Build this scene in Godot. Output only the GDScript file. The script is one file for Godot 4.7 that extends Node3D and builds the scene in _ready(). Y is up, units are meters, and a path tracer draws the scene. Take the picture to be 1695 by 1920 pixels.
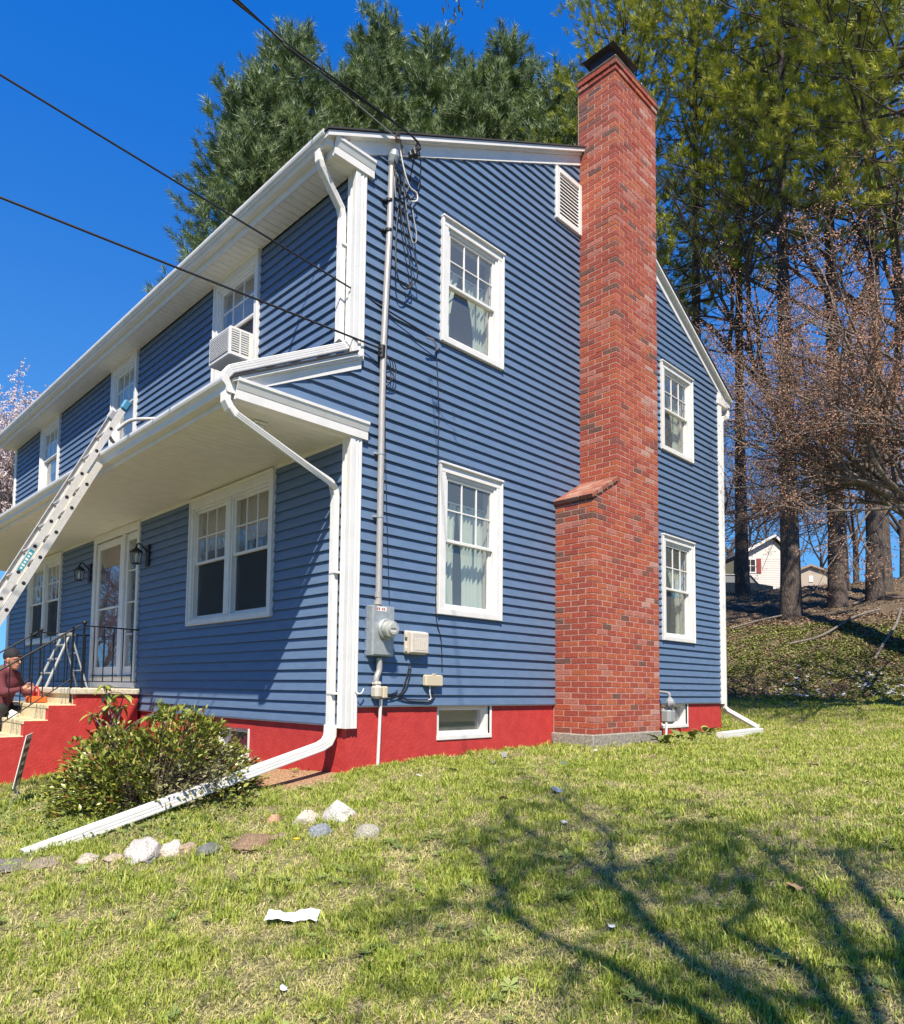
extends Node3D
# A blue clapboard house with a brick chimney above a spring lawn.
# Axes: the front corner of the house is the origin, the front wall runs along -x and faces +z, the gable wall runs along -z and faces +x; y = 0 is the lower edge of the gable siding.

const CAM := Vector3(5.11174701, 0.16734788, 3.94001486)
const FWD := Vector3(-0.72078554, 0.06400162, -0.69019707)
const RGT := Vector3(0.69217451, 0.01343048, -0.72160521)
const UPV := Vector3(0.03691423, 0.99785942, 0.05398079)
const FOC := 1338.7
const PPX := 795.65
const PPY := 1204.86
const SUN := Vector3(1.13, 1.92, 1.0)
const CRS := 0.1016

var M := {}
var rng := RandomNumberGenerator.new()
var house: Node3D
var noise := FastNoiseLite.new()

# ---------------------------------------------------------------- helpers
func px(u, v) -> Vector3:
	return (FWD + RGT * ((u - PPX) / FOC) - UPV * ((v - PPY) / FOC)).normalized()

func on_x(u, v, x) -> Vector3:
	var r = px(u, v)
	return CAM + r * ((x - CAM.x) / r.x)

func on_z(u, v, z) -> Vector3:
	var r = px(u, v)
	return CAM + r * ((z - CAM.z) / r.z)

func on_ground(u, v) -> Vector3:
	var r = px(u, v)
	var t := 0.5
	while t < 120.0:
		var p = CAM + r * t
		if p.y < hgt(p.x, p.z):
			break
		t += 0.02 + t * 0.001
	var q = CAM + r * t
	return Vector3(q.x, hgt(q.x, q.z), q.z)

const KZ := [-160.0, -70.0, -40.0, -26.0, -21.0, -18.5, -16.5, -14.5, -13.0, -10.5, -8.0, -3.0, -1.0, 0.0, 1.0, 2.5, 4.0, 8.0, 20.0, 90.0]
const KY := [17.0, 9.5, 5.8, 4.3, 3.05, 2.32, 1.4, 0.48, 0.02, -0.24, -0.44, -0.49, -0.53, -0.6, -0.73, -0.94, -1.12, -1.5, -1.9, -2.4]

func hgt(x, z) -> float:
	var i := 0
	while i < KZ.size() - 2 and z > KZ[i + 1]:
		i += 1
	var t = clampf((z - KZ[i]) / (KZ[i + 1] - KZ[i]), 0.0, 1.0)
	var y0 = KY[max(i - 1, 0)]
	var y3 = KY[min(i + 2, KY.size() - 1)]
	var w0 = KZ[i + 1] - KZ[max(i - 1, 0)]
	var w1 = KZ[min(i + 2, KZ.size() - 1)] - KZ[i]
	var h = KZ[i + 1] - KZ[i]
	var m0 = (KY[i + 1] - y0) / w0 * h
	var m1 = (y3 - KY[i]) / w1 * h
	var t2 = t * t
	var t3 = t2 * t
	var y = (2 * t3 - 3 * t2 + 1) * KY[i] + (t3 - 2 * t2 + t) * m0 + (-2 * t3 + 3 * t2) * KY[i + 1] + (t3 - t2) * m1
	y += 0.05 * clampf(x, -8.0, 0.0) * smoothstep(-2.0, 0.2, z)
	y -= 0.02 * clampf(x, 0.0, 9.0) * smoothstep(-3.0, 2.0, z)
	y += noise.get_noise_2d(x * 9.0, z * 9.0) * 0.02
	if z < -14.0:
		y += noise.get_noise_2d(x * 22.0, z * 22.0) * 0.16 * smoothstep(-14.0, -20.0, z)
	return y

func lin(r, g, b, a = 1.0) -> Color:
	var c = Color(r, g, b).linear_to_srgb()
	c.a = a
	return c

func ntex(freq: float, oct := 4, a := Color.BLACK, b := Color.WHITE, size := 512, lo := 0.0, hi := 1.0, kind := FastNoiseLite.TYPE_SIMPLEX_SMOOTH, sd := 1) -> NoiseTexture2D:
	var n := FastNoiseLite.new()
	n.noise_type = kind
	n.frequency = freq
	n.fractal_octaves = oct
	n.seed = sd
	var t := NoiseTexture2D.new()
	t.width = size
	t.height = size
	t.seamless = true
	t.noise = n
	var g := Gradient.new()
	g.set_offset(0, lo)
	g.set_color(0, a)
	g.set_offset(1, hi)
	g.set_color(1, b)
	t.color_ramp = g
	return t

func mat(key: String, c: Color, rough := 0.6, metal := 0.0) -> StandardMaterial3D:
	var m := StandardMaterial3D.new()
	m.resource_name = key
	m.albedo_color = c
	m.roughness = rough
	m.metallic = metal
	M[key] = m
	return m

func tri(m: StandardMaterial3D, tex: Texture2D, scale: Vector3, relief: Texture2D = null, cm := 0.0) -> void:
	m.uv1_triplanar = true
	m.uv1_world_triplanar = true
	m.uv1_scale = scale
	m.albedo_texture = tex
	if relief:
		m.heightmap_enabled = true
		m.heightmap_texture = relief
		m.heightmap_scale = cm

func tag(o: Node, label := "", category := "", group := "", kind := "") -> Node:
	if label: o.set_meta("label", label)
	if category: o.set_meta("category", category)
	if group: o.set_meta("group", group)
	if kind: o.set_meta("kind", kind)
	return o

func thing(called: String, label: String, category: String, at := Vector3.ZERO, group := "") -> Node3D:
	var o := Node3D.new()
	o.name = called
	add_child(o, true)
	o.position = at
	tag(o, label, category, group)
	return o

func put(called: String, mesh: Mesh, m: Material, parent: Node = self, xf := Transform3D()) -> MeshInstance3D:
	var o := MeshInstance3D.new()
	o.name = called
	o.mesh = mesh
	o.material_override = m
	o.transform = xf
	parent.add_child(o, true)
	return o

func group_node(called: String, parent: Node, xf := Transform3D()) -> Node3D:
	var o := Node3D.new()
	o.name = called
	o.transform = xf
	parent.add_child(o, true)
	return o

func multi(called: String, mesh: Mesh, m: Material, xfs: Array, cols: Array, parent: Node = self) -> MultiMeshInstance3D:
	var mm := MultiMesh.new()
	mm.transform_format = MultiMesh.TRANSFORM_3D
	mm.use_colors = true
	mm.mesh = mesh
	mm.instance_count = xfs.size()
	for i in xfs.size():
		mm.set_instance_transform(i, xfs[i])
		mm.set_instance_color(i, cols[i])
	var o := MultiMeshInstance3D.new()
	o.name = called
	o.multimesh = mm
	o.material_override = m
	parent.add_child(o, true)
	o.set_meta("kind", "stuff")
	return o

func ST() -> SurfaceTool:
	var s := SurfaceTool.new()
	s.begin(Mesh.PRIMITIVE_TRIANGLES)
	return s

# a flat polygon (fan), its normal turned towards hint
func poly(s: SurfaceTool, p: Array, hint: Vector3) -> void:
	var n = (p[1] - p[0]).cross(p[2] - p[0])
	if p.size() > 3 and n.length_squared() < 1e-14:
		n = (p[2] - p[0]).cross(p[3] - p[0])
	n = n.normalized()
	var flip = n.dot(hint) < 0
	if flip: n = -n
	for i in range(1, p.size() - 1):
		s.set_normal(n)
		s.add_vertex(p[0])
		s.set_normal(n)
		s.add_vertex(p[i] if flip else p[i + 1])
		s.set_normal(n)
		s.add_vertex(p[i + 1] if flip else p[i])

func box(s: SurfaceTool, c: Vector3, sz: Vector3, b := 0.0, B := Basis()) -> void:
	var h = sz * 0.5
	b = min(b, min(h.x, min(h.y, h.z)) * 0.8)
	for a in 3:
		var u = (a + 1) % 3
		var w = (a + 2) % 3
		for sg in [-1.0, 1.0]:
			var q := []
			for e in [[-1, -1], [1, -1], [1, 1], [-1, 1]]:
				var v := Vector3()
				v[a] = sg * h[a]
				v[u] = e[0] * (h[u] - b)
				v[w] = e[1] * (h[w] - b)
				q.append(c + B * v)
			var o := Vector3()
			o[a] = sg
			poly(s, q, B * o)
	if b <= 0.0: return
	for a in 3:
		var u = (a + 1) % 3
		var w = (a + 2) % 3
		for su in [-1.0, 1.0]:
			for sw in [-1.0, 1.0]:
				var q := []
				for k in [[-1.0, 0], [1.0, 0], [1.0, 1], [-1.0, 1]]:
					var v := Vector3()
					v[a] = k[0] * (h[a] - b)
					v[u] = su * (h[u] - (b if k[1] == 1 else 0.0))
					v[w] = sw * (h[w] - (b if k[1] == 0 else 0.0))
					q.append(c + B * v)
				var o := Vector3()
				o[u] = su
				o[w] = sw
				poly(s, q, B * o)
	for sx in [-1.0, 1.0]:
		for sy in [-1.0, 1.0]:
			for sz2 in [-1.0, 1.0]:
				var sg = Vector3(sx, sy, sz2)
				var q := []
				for a in 3:
					var v := Vector3()
					for k in 3:
						v[k] = sg[k] * (h[k] - (0.0 if k == a else b))
					q.append(c + B * v)
				poly(s, q, B * sg)

func box_mesh(sz: Vector3, b := 0.0, c := Vector3.ZERO) -> ArrayMesh:
	var s = ST()
	box(s, c, sz, b)
	return s.commit()

# box between two corners
func slab(a: Vector3, b: Vector3, bev := 0.0) -> ArrayMesh:
	var s = ST()
	box(s, (a + b) * 0.5, (b - a).abs(), bev)
	return s.commit()

# profile in local XY, drawn out along local Z from z0 to z1, placed by T
func prism(s: SurfaceTool, pts: PackedVector2Array, z0: float, z1: float, T := Transform3D()) -> void:
	var area := 0.0
	for i in pts.size():
		area += pts[i].cross(pts[(i + 1) % pts.size()])
	if area < 0: pts.reverse()
	for i in pts.size():
		var a = pts[i]
		var b = pts[(i + 1) % pts.size()]
		if a.distance_to(b) < 1e-6: continue
		var d = b - a
		poly(s, [T * Vector3(a.x, a.y, z0), T * Vector3(b.x, b.y, z0), T * Vector3(b.x, b.y, z1), T * Vector3(a.x, a.y, z1)], T.basis * Vector3(d.y, -d.x, 0))
	var ix = Geometry2D.triangulate_polygon(pts)
	for i in range(0, ix.size(), 3):
		for e in [[z0, -1.0], [z1, 1.0]]:
			var q := []
			for k in 3:
				q.append(T * Vector3(pts[ix[i + k]].x, pts[ix[i + k]].y, e[0]))
			poly(s, q, T.basis * Vector3(0, 0, e[1]))

func prism_mesh(pts: PackedVector2Array, z0: float, z1: float, T := Transform3D()) -> ArrayMesh:
	var s = ST()
	prism(s, pts, z0, z1, T)
	return s.commit()

# axes for profiles: local X -> X, local Y -> Y, drawn along Z
func axes(x: Vector3, y: Vector3, z: Vector3, o := Vector3.ZERO) -> Transform3D:
	return Transform3D(Basis(x, y, z), o)

# a round tube through pts, radius per point (or one value)
func tube(s: SurfaceTool, pts: Array, rad, sides := 8, caps := true) -> void:
	var n = pts.size()
	var up = Vector3.UP
	var d0 = (pts[1] - pts[0]).normalized()
	if absf(d0.dot(up)) > 0.9: up = Vector3.RIGHT
	var side = d0.cross(up).normalized()
	var rings := []
	var nors := []
	for i in n:
		var d = ((pts[min(i + 1, n - 1)] - pts[max(i - 1, 0)])).normalized()
		side = (side - d * side.dot(d)).normalized()
		var o = d.cross(side)
		var r = rad[i] if rad is Array else rad
		var ring := []
		var nr := []
		for k in sides:
			var a = TAU * k / sides
			var v = side * cos(a) + o * sin(a)
			ring.append(pts[i] + v * r)
			nr.append(v)
		rings.append(ring)
		nors.append(nr)
	for i in n - 1:
		for k in sides:
			var k2 = (k + 1) % sides
			for e in [[i, k], [i + 1, k], [i + 1, k2], [i, k], [i + 1, k2], [i, k2]]:
				s.set_normal(nors[e[0]][e[1]])
				s.add_vertex(rings[e[0]][e[1]])
	if caps and sides > 3:
		poly(s, rings[0], pts[0] - pts[1])
		poly(s, rings[n - 1], pts[n - 1] - pts[n - 2])

func tube_mesh(pts: Array, rad, sides := 8) -> ArrayMesh:
	var s = ST()
	tube(s, pts, rad, sides)
	return s.commit()

# sweep of a closed profile (x sideways, y along "up") along a path with mitred corners
func sweep(s: SurfaceTool, prof: PackedVector2Array, pts: Array, up := Vector3.UP) -> void:
	var n = pts.size()
	var rings := []
	var prev_side = Vector3.ZERO
	for i in n:
		var din = (pts[i] - pts[i - 1]).normalized() if i > 0 else (pts[1] - pts[0]).normalized()
		var dout = (pts[i + 1] - pts[i]).normalized() if i < n - 1 else din
		var d = (din + dout).normalized()
		var side = d.cross(up)
		if side.length() < 0.05: side = prev_side
		side = (side - d * side.dot(d)).normalized()
		if prev_side != Vector3.ZERO and side.dot(prev_side) < 0: side = -side
		prev_side = side
		var o = side.cross(d).normalized()
		var k = 1.0 / max(0.5, d.dot(din))
		var ring := []
		for q in prof:
			ring.append(pts[i] + side * q.x + o * q.y * k)
		rings.append(ring)
	var cc := prof.size()
	for i in n - 1:
		var mid = (pts[i] + pts[i + 1]) * 0.5
		for k in cc:
			var k2 = (k + 1) % cc
			var q = [rings[i][k], rings[i][k2], rings[i + 1][k2], rings[i + 1][k]]
			poly(s, q, (q[0] + q[1] + q[2] + q[3]) * 0.25 - mid)
	for e in [[0, 1], [n - 1, n - 2]]:
		var c = pts[e[0]]
		for k in cc:
			poly(s, [c, rings[e[0]][k], rings[e[0]][(k + 1) % cc]], pts[e[0]] - pts[e[1]])

# ribbed rectangular downspout section
func spout(w := 0.075, d := 0.055) -> PackedVector2Array:
	var p := PackedVector2Array()
	var r := 0.004
	for k in 4:
		var x0 = -w / 2 + w * k / 4.0
		p.append_array([Vector2(x0 + w * 0.03, -d / 2), Vector2(x0 + w * 0.06, -d / 2 + r), Vector2(x0 + w * 0.1, -d / 2)])
	p.append(Vector2(w / 2 - 0.006, -d / 2)); p.append(Vector2(w / 2, -d / 2 + 0.006))
	for k in 2:
		var y0 = -d / 2 + d * (0.35 + 0.3 * k)
		p.append_array([Vector2(w / 2, y0 - 0.004), Vector2(w / 2 - r, y0), Vector2(w / 2, y0 + 0.004)])
	p.append(Vector2(w / 2, d / 2 - 0.006)); p.append(Vector2(w / 2 - 0.006, d / 2))
	for k in 4:
		var x0 = w / 2 - w * k / 4.0
		p.append_array([Vector2(x0 - w * 0.1, d / 2), Vector2(x0 - w * 0.13, d / 2 - r), Vector2(x0 - w * 0.17, d / 2)])
	p.append(Vector2(-w / 2 + 0.006, d / 2)); p.append(Vector2(-w / 2, d / 2 - 0.006))
	for k in 2:
		var y0 = d / 2 - d * (0.35 + 0.3 * k)
		p.append_array([Vector2(-w / 2, y0 + 0.004), Vector2(-w / 2 + r, y0), Vector2(-w / 2, y0 - 0.004)])
	p.append(Vector2(-w / 2, -d / 2 + 0.006))
	return p

func lathe(s: SurfaceTool, prof: Array, T := Transform3D(), seg := 20) -> void:
	for i in prof.size() - 1:
		var a: Vector2 = prof[i]
		var b: Vector2 = prof[i + 1]
		for k in seg:
			var a0 = TAU * k / seg
			var a1 = TAU * (k + 1) / seg
			var q = [Vector3(a.x * cos(a0), a.y, a.x * sin(a0)), Vector3(a.x * cos(a1), a.y, a.x * sin(a1)), Vector3(b.x * cos(a1), b.y, b.x * sin(a1)), Vector3(b.x * cos(a0), b.y, b.x * sin(a0))]
			var d = b - a
			var am = (a0 + a1) * 0.5
			var nn = Vector3(d.y * cos(am), -d.x, d.y * sin(am))
			var pp := []
			for v in q:
				if pp.is_empty() or not pp.any(func(w): return w.distance_to(T * v) < 1e-6): pp.append(T * v)
			if pp.size() > 2: poly(s, pp, T.basis * nn)

func catenary(a: Vector3, b: Vector3, sag: float, n := 24) -> Array:
	var p := []
	for i in n + 1:
		var t = float(i) / n
		p.append(a.lerp(b, t) - Vector3(0, sag * 4 * t * (1 - t), 0))
	return p

func smooth(ctrl: Array, per := 6) -> Array:
	var out := []
	for i in ctrl.size() - 1:
		var p0 = ctrl[max(i - 1, 0)]
		var p1 = ctrl[i]
		var p2 = ctrl[i + 1]
		var p3 = ctrl[min(i + 2, ctrl.size() - 1)]
		for k in per:
			out.append(p1.cubic_interpolate(p2, p0, p3, float(k) / per))
	out.append(ctrl[-1])
	return out

func rv(a: float, b: float) -> float:
	return rng.randf_range(a, b)

# ---------------------------------------------------------------- camera, sky, sun
func _ready() -> void:
	rng.seed = 7
	noise.seed = 3
	noise.frequency = 0.05
	var cam := Camera3D.new()
	cam.name = "camera"
	cam.transform = Transform3D(Basis(RGT, UPV, -FWD).orthonormalized(), CAM)
	cam.projection = Camera3D.PROJECTION_FRUSTUM
	cam.keep_aspect = Camera3D.KEEP_HEIGHT
	cam.near = 0.05
	cam.far = 600.0
	cam.size = 0.05 * 1920.0 / FOC
	cam.frustum_offset = Vector2((847.5 - PPX) / FOC, (PPY - 960.0) / FOC) * 0.05
	cam.current = true
	add_child(cam)
	var sky := ProceduralSkyMaterial.new()
	sky.sky_top_color = Color(0.02, 0.36, 0.72)
	sky.sky_horizon_color = Color(0.46, 0.74, 0.95)
	sky.sky_curve = 0.2
	sky.ground_bottom_color = Color(0.23, 0.25, 0.16)
	sky.ground_horizon_color = Color(0.42, 0.5, 0.5)
	sky.sky_energy_multiplier = 0.95
	sky.sun_angle_max = 2.0
	var env := Environment.new()
	env.background_mode = Environment.BG_SKY
	env.sky = Sky.new()
	env.sky.sky_material = sky
	env.tonemap_mode = Environment.TONE_MAPPER_LINEAR
	env.tonemap_exposure = 1.55
	env.sdfgi_enabled = true
	env.ssao_enabled = true
	env.ssil_enabled = true
	var we := WorldEnvironment.new()
	we.name = "environment"
	we.environment = env
	add_child(we)
	var sun := DirectionalLight3D.new()
	sun.name = "sun"
	sun.light_color = Color(1.0, 0.955, 0.88)
	sun.light_energy = 1.6
	sun.light_angular_distance = 0.53
	sun.shadow_enabled = true
	sun.sky_mode = DirectionalLight3D.SKY_MODE_LIGHT_ONLY
	sun.look_at_from_position(SUN * 10.0, Vector3.ZERO, Vector3.UP)
	add_child(sun)
	materials()
	ground()
	build_house()
	build_fittings()
	build_porch_things()
	build_yard()
	build_trees()

func materials() -> void:
	var m: StandardMaterial3D
	var bump = ntex(0.03, 3)
	for i in 3:
		m = mat("siding%d" % i, Color.WHITE, 0.5)
		tri(m, ntex(0.012, 3, lin(0.100, 0.161, 0.270), lin(0.114, 0.181, 0.298), 512, 0.3, 0.75, FastNoiseLite.TYPE_SIMPLEX_SMOOTH, 3 + i), Vector3(0.6, 2.4, 0.6), bump, 0.015)
	M["siding"] = M["siding0"]
	m = mat("white", Color.WHITE, 0.42)
	tri(m, ntex(0.01, 4, lin(0.70, 0.695, 0.675), lin(0.75, 0.745, 0.73), 512, 0.2, 0.6), Vector3(0.9, 0.9, 0.9))
	m = mat("soffit_white", Color.WHITE, 0.5)
	tri(m, ntex(0.012, 4, lin(0.77, 0.77, 0.74), lin(0.82, 0.82, 0.80), 512, 0.25, 0.7), Vector3(0.7, 0.7, 0.7))
	m = mat("red_stucco", Color.WHITE, 0.75)
	tri(m, ntex(0.02, 5, lin(0.45, 0.034, 0.033), lin(0.51, 0.044, 0.040), 512, 0.25, 0.75), Vector3(0.5, 0.5, 0.5), ntex(0.09, 4, Color.BLACK, Color.WHITE, 512, 0.2, 0.8), 0.14)
	m = mat("brick", Color.WHITE, 0.85)
	m.vertex_color_use_as_albedo = true
	tri(m, ntex(0.045, 5, Color(0.72, 0.7, 0.7), Color(1, 1, 1), 512, 0.25, 0.62), Vector3(2.3, 2.3, 2.3), ntex(0.07, 4), 0.35)
	m = mat("mortar", Color.WHITE, 0.95)
	tri(m, ntex(0.05, 5, lin(0.42, 0.24, 0.185), lin(0.57, 0.38, 0.31), 512, 0.3, 0.7), Vector3(2, 2, 2), ntex(0.12, 4), 0.3)
	m = mat("concrete", Color.WHITE, 0.9)
	tri(m, ntex(0.03, 5, lin(0.22, 0.20, 0.17), lin(0.40, 0.37, 0.31), 512, 0.25, 0.75), Vector3(1.5, 1.5, 1.5), ntex(0.1, 4), 0.4)
	m = mat("roof", Color.WHITE, 0.95)
	tri(m, ntex(0.12, 3, lin(0.02, 0.02, 0.022), lin(0.07, 0.068, 0.07)), Vector3(3, 3, 3))
	m = mat("drywall", lin(0.42, 0.40, 0.36), 0.9)
	m = mat("room_floor", lin(0.16, 0.10, 0.06), 0.6)
	m = mat("glass", Color(0.9, 0.95, 0.95, 0.06), 0.0)
	m.transparency = BaseMaterial3D.TRANSPARENCY_ALPHA
	m.metallic_specular = 0.62
	m = mat("screen", lin(0.02, 0.022, 0.025, 0.45), 0.6)
	m.transparency = BaseMaterial3D.TRANSPARENCY_ALPHA
	m = mat("curtain", Color.WHITE, 0.85)
	tri(m, ntex(0.02, 3, lin(0.36, 0.44, 0.37), lin(0.46, 0.53, 0.46), 256), Vector3(1.5, 0.5, 1.5))
	m.backlight_enabled = true
	m.backlight = lin(0.10, 0.14, 0.1)
	mat("shade_beige", lin(0.34, 0.27, 0.2), 0.85)
	m = mat("grey_metal", Color.WHITE, 0.42, 0.35)
	tri(m, ntex(0.02, 4, lin(0.36, 0.39, 0.40), lin(0.45, 0.48, 0.49), 512, 0.2, 0.8), Vector3(1.2, 1.2, 1.2))
	m = mat("conduit", Color.WHITE, 0.45, 0.3)
	tri(m, ntex(0.03, 4, lin(0.40, 0.38, 0.36), lin(0.52, 0.50, 0.48)), Vector3(2, 0.8, 2))
	m = mat("pvc_beige", lin(0.55, 0.51, 0.44), 0.5)
	m = mat("box_beige", Color.WHITE, 0.55)
	tri(m, ntex(0.03, 4, lin(0.52, 0.47, 0.40), lin(0.64, 0.60, 0.54)), Vector3(2, 2, 2))
	m = mat("box_yellow", Color.WHITE, 0.6)
	tri(m, ntex(0.04, 4, lin(0.50, 0.44, 0.31), lin(0.66, 0.58, 0.43)), Vector3(3, 3, 3))
	mat("black_cable", lin(0.012, 0.012, 0.014), 0.5)
	mat("grey_cable", lin(0.20, 0.21, 0.22), 0.5)
	mat("black_iron", lin(0.014, 0.014, 0.016), 0.45, 0.3)
	m = mat("aluminium", Color.WHITE, 0.45, 0.25)
	tri(m, ntex(0.02, 4, lin(0.60, 0.575, 0.53), lin(0.74, 0.71, 0.66)), Vector3(2, 2, 2))
	mat("ladder_blue", lin(0.05, 0.22, 0.36), 0.45)
	mat("label_white", lin(0.75, 0.74, 0.72), 0.5)
	mat("label_red", lin(0.45, 0.04, 0.03), 0.5)
	mat("label_teal", lin(0.03, 0.30, 0.36), 0.5)
	mat("label_print", lin(0.08, 0.1, 0.12), 0.6)
	mat("dark", lin(0.012, 0.012, 0.014), 0.6)
	mat("door_red", lin(0.16, 0.012, 0.018), 0.35)
	mat("grey_plastic", lin(0.30, 0.32, 0.34), 0.5)
	m = mat("cream", Color.WHITE, 0.8)
	tri(m, ntex(0.025, 5, lin(0.56, 0.46, 0.27), lin(0.72, 0.62, 0.40), 512, 0.25, 0.7), Vector3(1.2, 1.2, 1.2), ntex(0.09, 4), 0.3)
	m = mat("slab_cream", Color.WHITE, 0.8)
	tri(m, ntex(0.03, 5, lin(0.50, 0.44, 0.33), lin(0.68, 0.62, 0.50), 512, 0.25, 0.7), Vector3(1.2, 1.2, 1.2))
	m = mat("flue", Color.WHITE, 0.55, 0.5)
	tri(m, ntex(0.03, 4, lin(0.03, 0.025, 0.03), lin(0.10, 0.085, 0.09)), Vector3(2, 2, 2))
	m = mat("bark", Color.WHITE, 0.95)
	tri(m, ntex(0.03, 5, lin(0.045, 0.036, 0.032), lin(0.17, 0.135, 0.115), 512, 0.25, 0.75), Vector3(1.4, 0.35, 1.4), ntex(0.05, 4), 2.5)
	m = mat("bark_grey", Color.WHITE, 0.95)
	tri(m, ntex(0.03, 5, lin(0.10, 0.085, 0.075), lin(0.30, 0.26, 0.23), 512, 0.25, 0.75), Vector3(1.4, 0.4, 1.4), ntex(0.05, 4), 1.0)
	mat("twig", lin(0.085, 0.06, 0.05), 0.9)
	m = mat("leaf", Color.WHITE, 0.55)
	m.vertex_color_use_as_albedo = true
	m.backlight_enabled = true
	m.backlight = lin(0.05, 0.07, 0.012)
	m = mat("grass_blade", Color.WHITE, 0.55)
	m.vertex_color_use_as_albedo = true
	m.backlight_enabled = true
	m.backlight = lin(0.22, 0.26, 0.06)
	m = mat("glossy_leaf", Color.WHITE, 0.32)
	m.vertex_color_use_as_albedo = true
	m.backlight_enabled = true
	m.backlight = lin(0.05, 0.07, 0.012)
	m = mat("needle", Color.WHITE, 0.55)
	m.vertex_color_use_as_albedo = true
	m.backlight_enabled = true
	m.backlight = lin(0.22, 0.24, 0.04)
	m = mat("matte", Color.WHITE, 0.85)
	m.vertex_color_use_as_albedo = true
	m = mat("soil", Color.WHITE, 0.97)
	m.vertex_color_use_as_albedo = true
	tri(m, ntex(0.06, 5, Color(0.5, 0.5, 0.5), Color(1, 1, 1), 512, 0.2, 0.8), Vector3(1.1, 1.1, 1.1), ntex(0.07, 5), 2.0)
	m = mat("stone", Color.WHITE, 0.85)
	m.vertex_color_use_as_albedo = true
	tri(m, ntex(0.05, 5, Color(0.5, 0.5, 0.5), Color(1, 1, 1), 512, 0.1, 0.6), Vector3(2.5, 2.5, 2.5), ntex(0.04, 4), 0.35)
	mat("paper", lin(0.82, 0.82, 0.82), 0.8)
	mat("chrome", lin(0.6, 0.6, 0.62), 0.2, 0.9)
	mat("meter_glass", Color(0.9, 0.93, 0.95, 0.15), 0.05).transparency = BaseMaterial3D.TRANSPARENCY_ALPHA
	mat("meter_face", lin(0.42, 0.42, 0.36), 0.5)

# ---------------------------------------------------------------- ground
func bed_amount(x: float, z: float) -> float:
	# bare soil between the bush and the corner, and along the foundation
	var a = 1.0 - smoothstep(0.6, 1.0, Vector2((x + 0.8) / 1.15, (z - 0.36) / 0.5).length())
	a = max(a, 0.75 * (1.0 - smoothstep(0.1, 0.3, absf(z - 0.12))) * (1.0 if x < 0 and x > -4.4 else 0.0))
	return a

func ground() -> void:
	var xs := []
	var zs := []
	var x := -90.0
	while x < 90.0:
		xs.append(x)
		x += 0.16 if (x > -5.0 and x < 8.0) else (0.5 if (x > -14.0 and x < 14.0) else (3.0 if absf(x) < 40 else 10.0))
	var z := -160.0
	while z < 30.0:
		zs.append(z)
		z += 0.16 if (z > -9.0 and z < 4.5) else (0.35 if (z > -24.0 and z < 6.0) else (1.5 if (z > -45.0 and z < 14.0) else 8.0))
	var lawn_z0 := -13.1
	for part in ["lawn", "hillside"]:
		var s = ST()
		s.set_smooth_group(0)
		var zz = zs.filter(func(q): return q >= lawn_z0) if part == "lawn" else zs.filter(func(q): return q < lawn_z0)
		if part == "lawn": zz.insert(0, lawn_z0)
		else: zz.append(lawn_z0)
		for j in zz.size():
			for i in xs.size():
				var p = Vector3(xs[i], hgt(xs[i], zz[j]), zz[j])
				var n1 = noise.get_noise_2d(p.x * 30, p.z * 30)
				var n2 = noise.get_noise_2d(p.x * 120 + 50, p.z * 120)
				var c: Color
				if part == "lawn":
					c = Color(0.30, 0.29, 0.11).lerp(Color(0.50, 0.43, 0.22), clampf(0.5 + n1 * 1.2 + n2 * 0.6, 0, 1))
					c = c.lerp(Color(0.78, 0.48, 0.27), bed_amount(p.x, p.z))
				else:
					c = Color(0.22, 0.165, 0.10).lerp(Color(0.21, 0.23, 0.07), clampf(0.6 + n1 * 1.6, 0, 1) * smoothstep(-19.0, -16.5, p.z))
					c = c.lerp(Color(0.27, 0.19, 0.125), clampf(n2 * 1.5, 0, 1))
				s.set_color(c)
				s.add_vertex(p)
		var w = xs.size()
		for j in zz.size() - 1:
			for i in w - 1:
				var a = j * w + i
				for k in [a, a + 1, a + w, a + 1, a + w + 1, a + w]:
					s.add_index(k)
		s.generate_normals()
		var o = put(part, s.commit(), M.soil)
		tag(o, "", "", "", "structure")

# ---------------------------------------------------------------- house
# frames: local X to the viewer's right along the wall, Y up, Z out of the wall
const GABLE := Transform3D(Vector3(0, 0, -1), Vector3(0, 1, 0), Vector3(1, 0, 0), Vector3(0, 0, 0))
const FRONT := Transform3D(Vector3(1, 0, 0), Vector3(0, 1, 0), Vector3(0, 0, 1), Vector3(0, 0, 0))
const DEP := 7.77
const LEN := 11.35
const RIDGE := 3.95

func rake_low(lx: float) -> float:
	return 5.168 + 0.508 * lx if lx < RIDGE else 7.175 - 0.522 * (lx - RIDGE)

func rake_top(lx: float) -> float:
	return 5.375 + 0.5155 * lx if lx < RIDGE else 7.411 - 0.532 * (lx - RIDGE)

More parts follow.
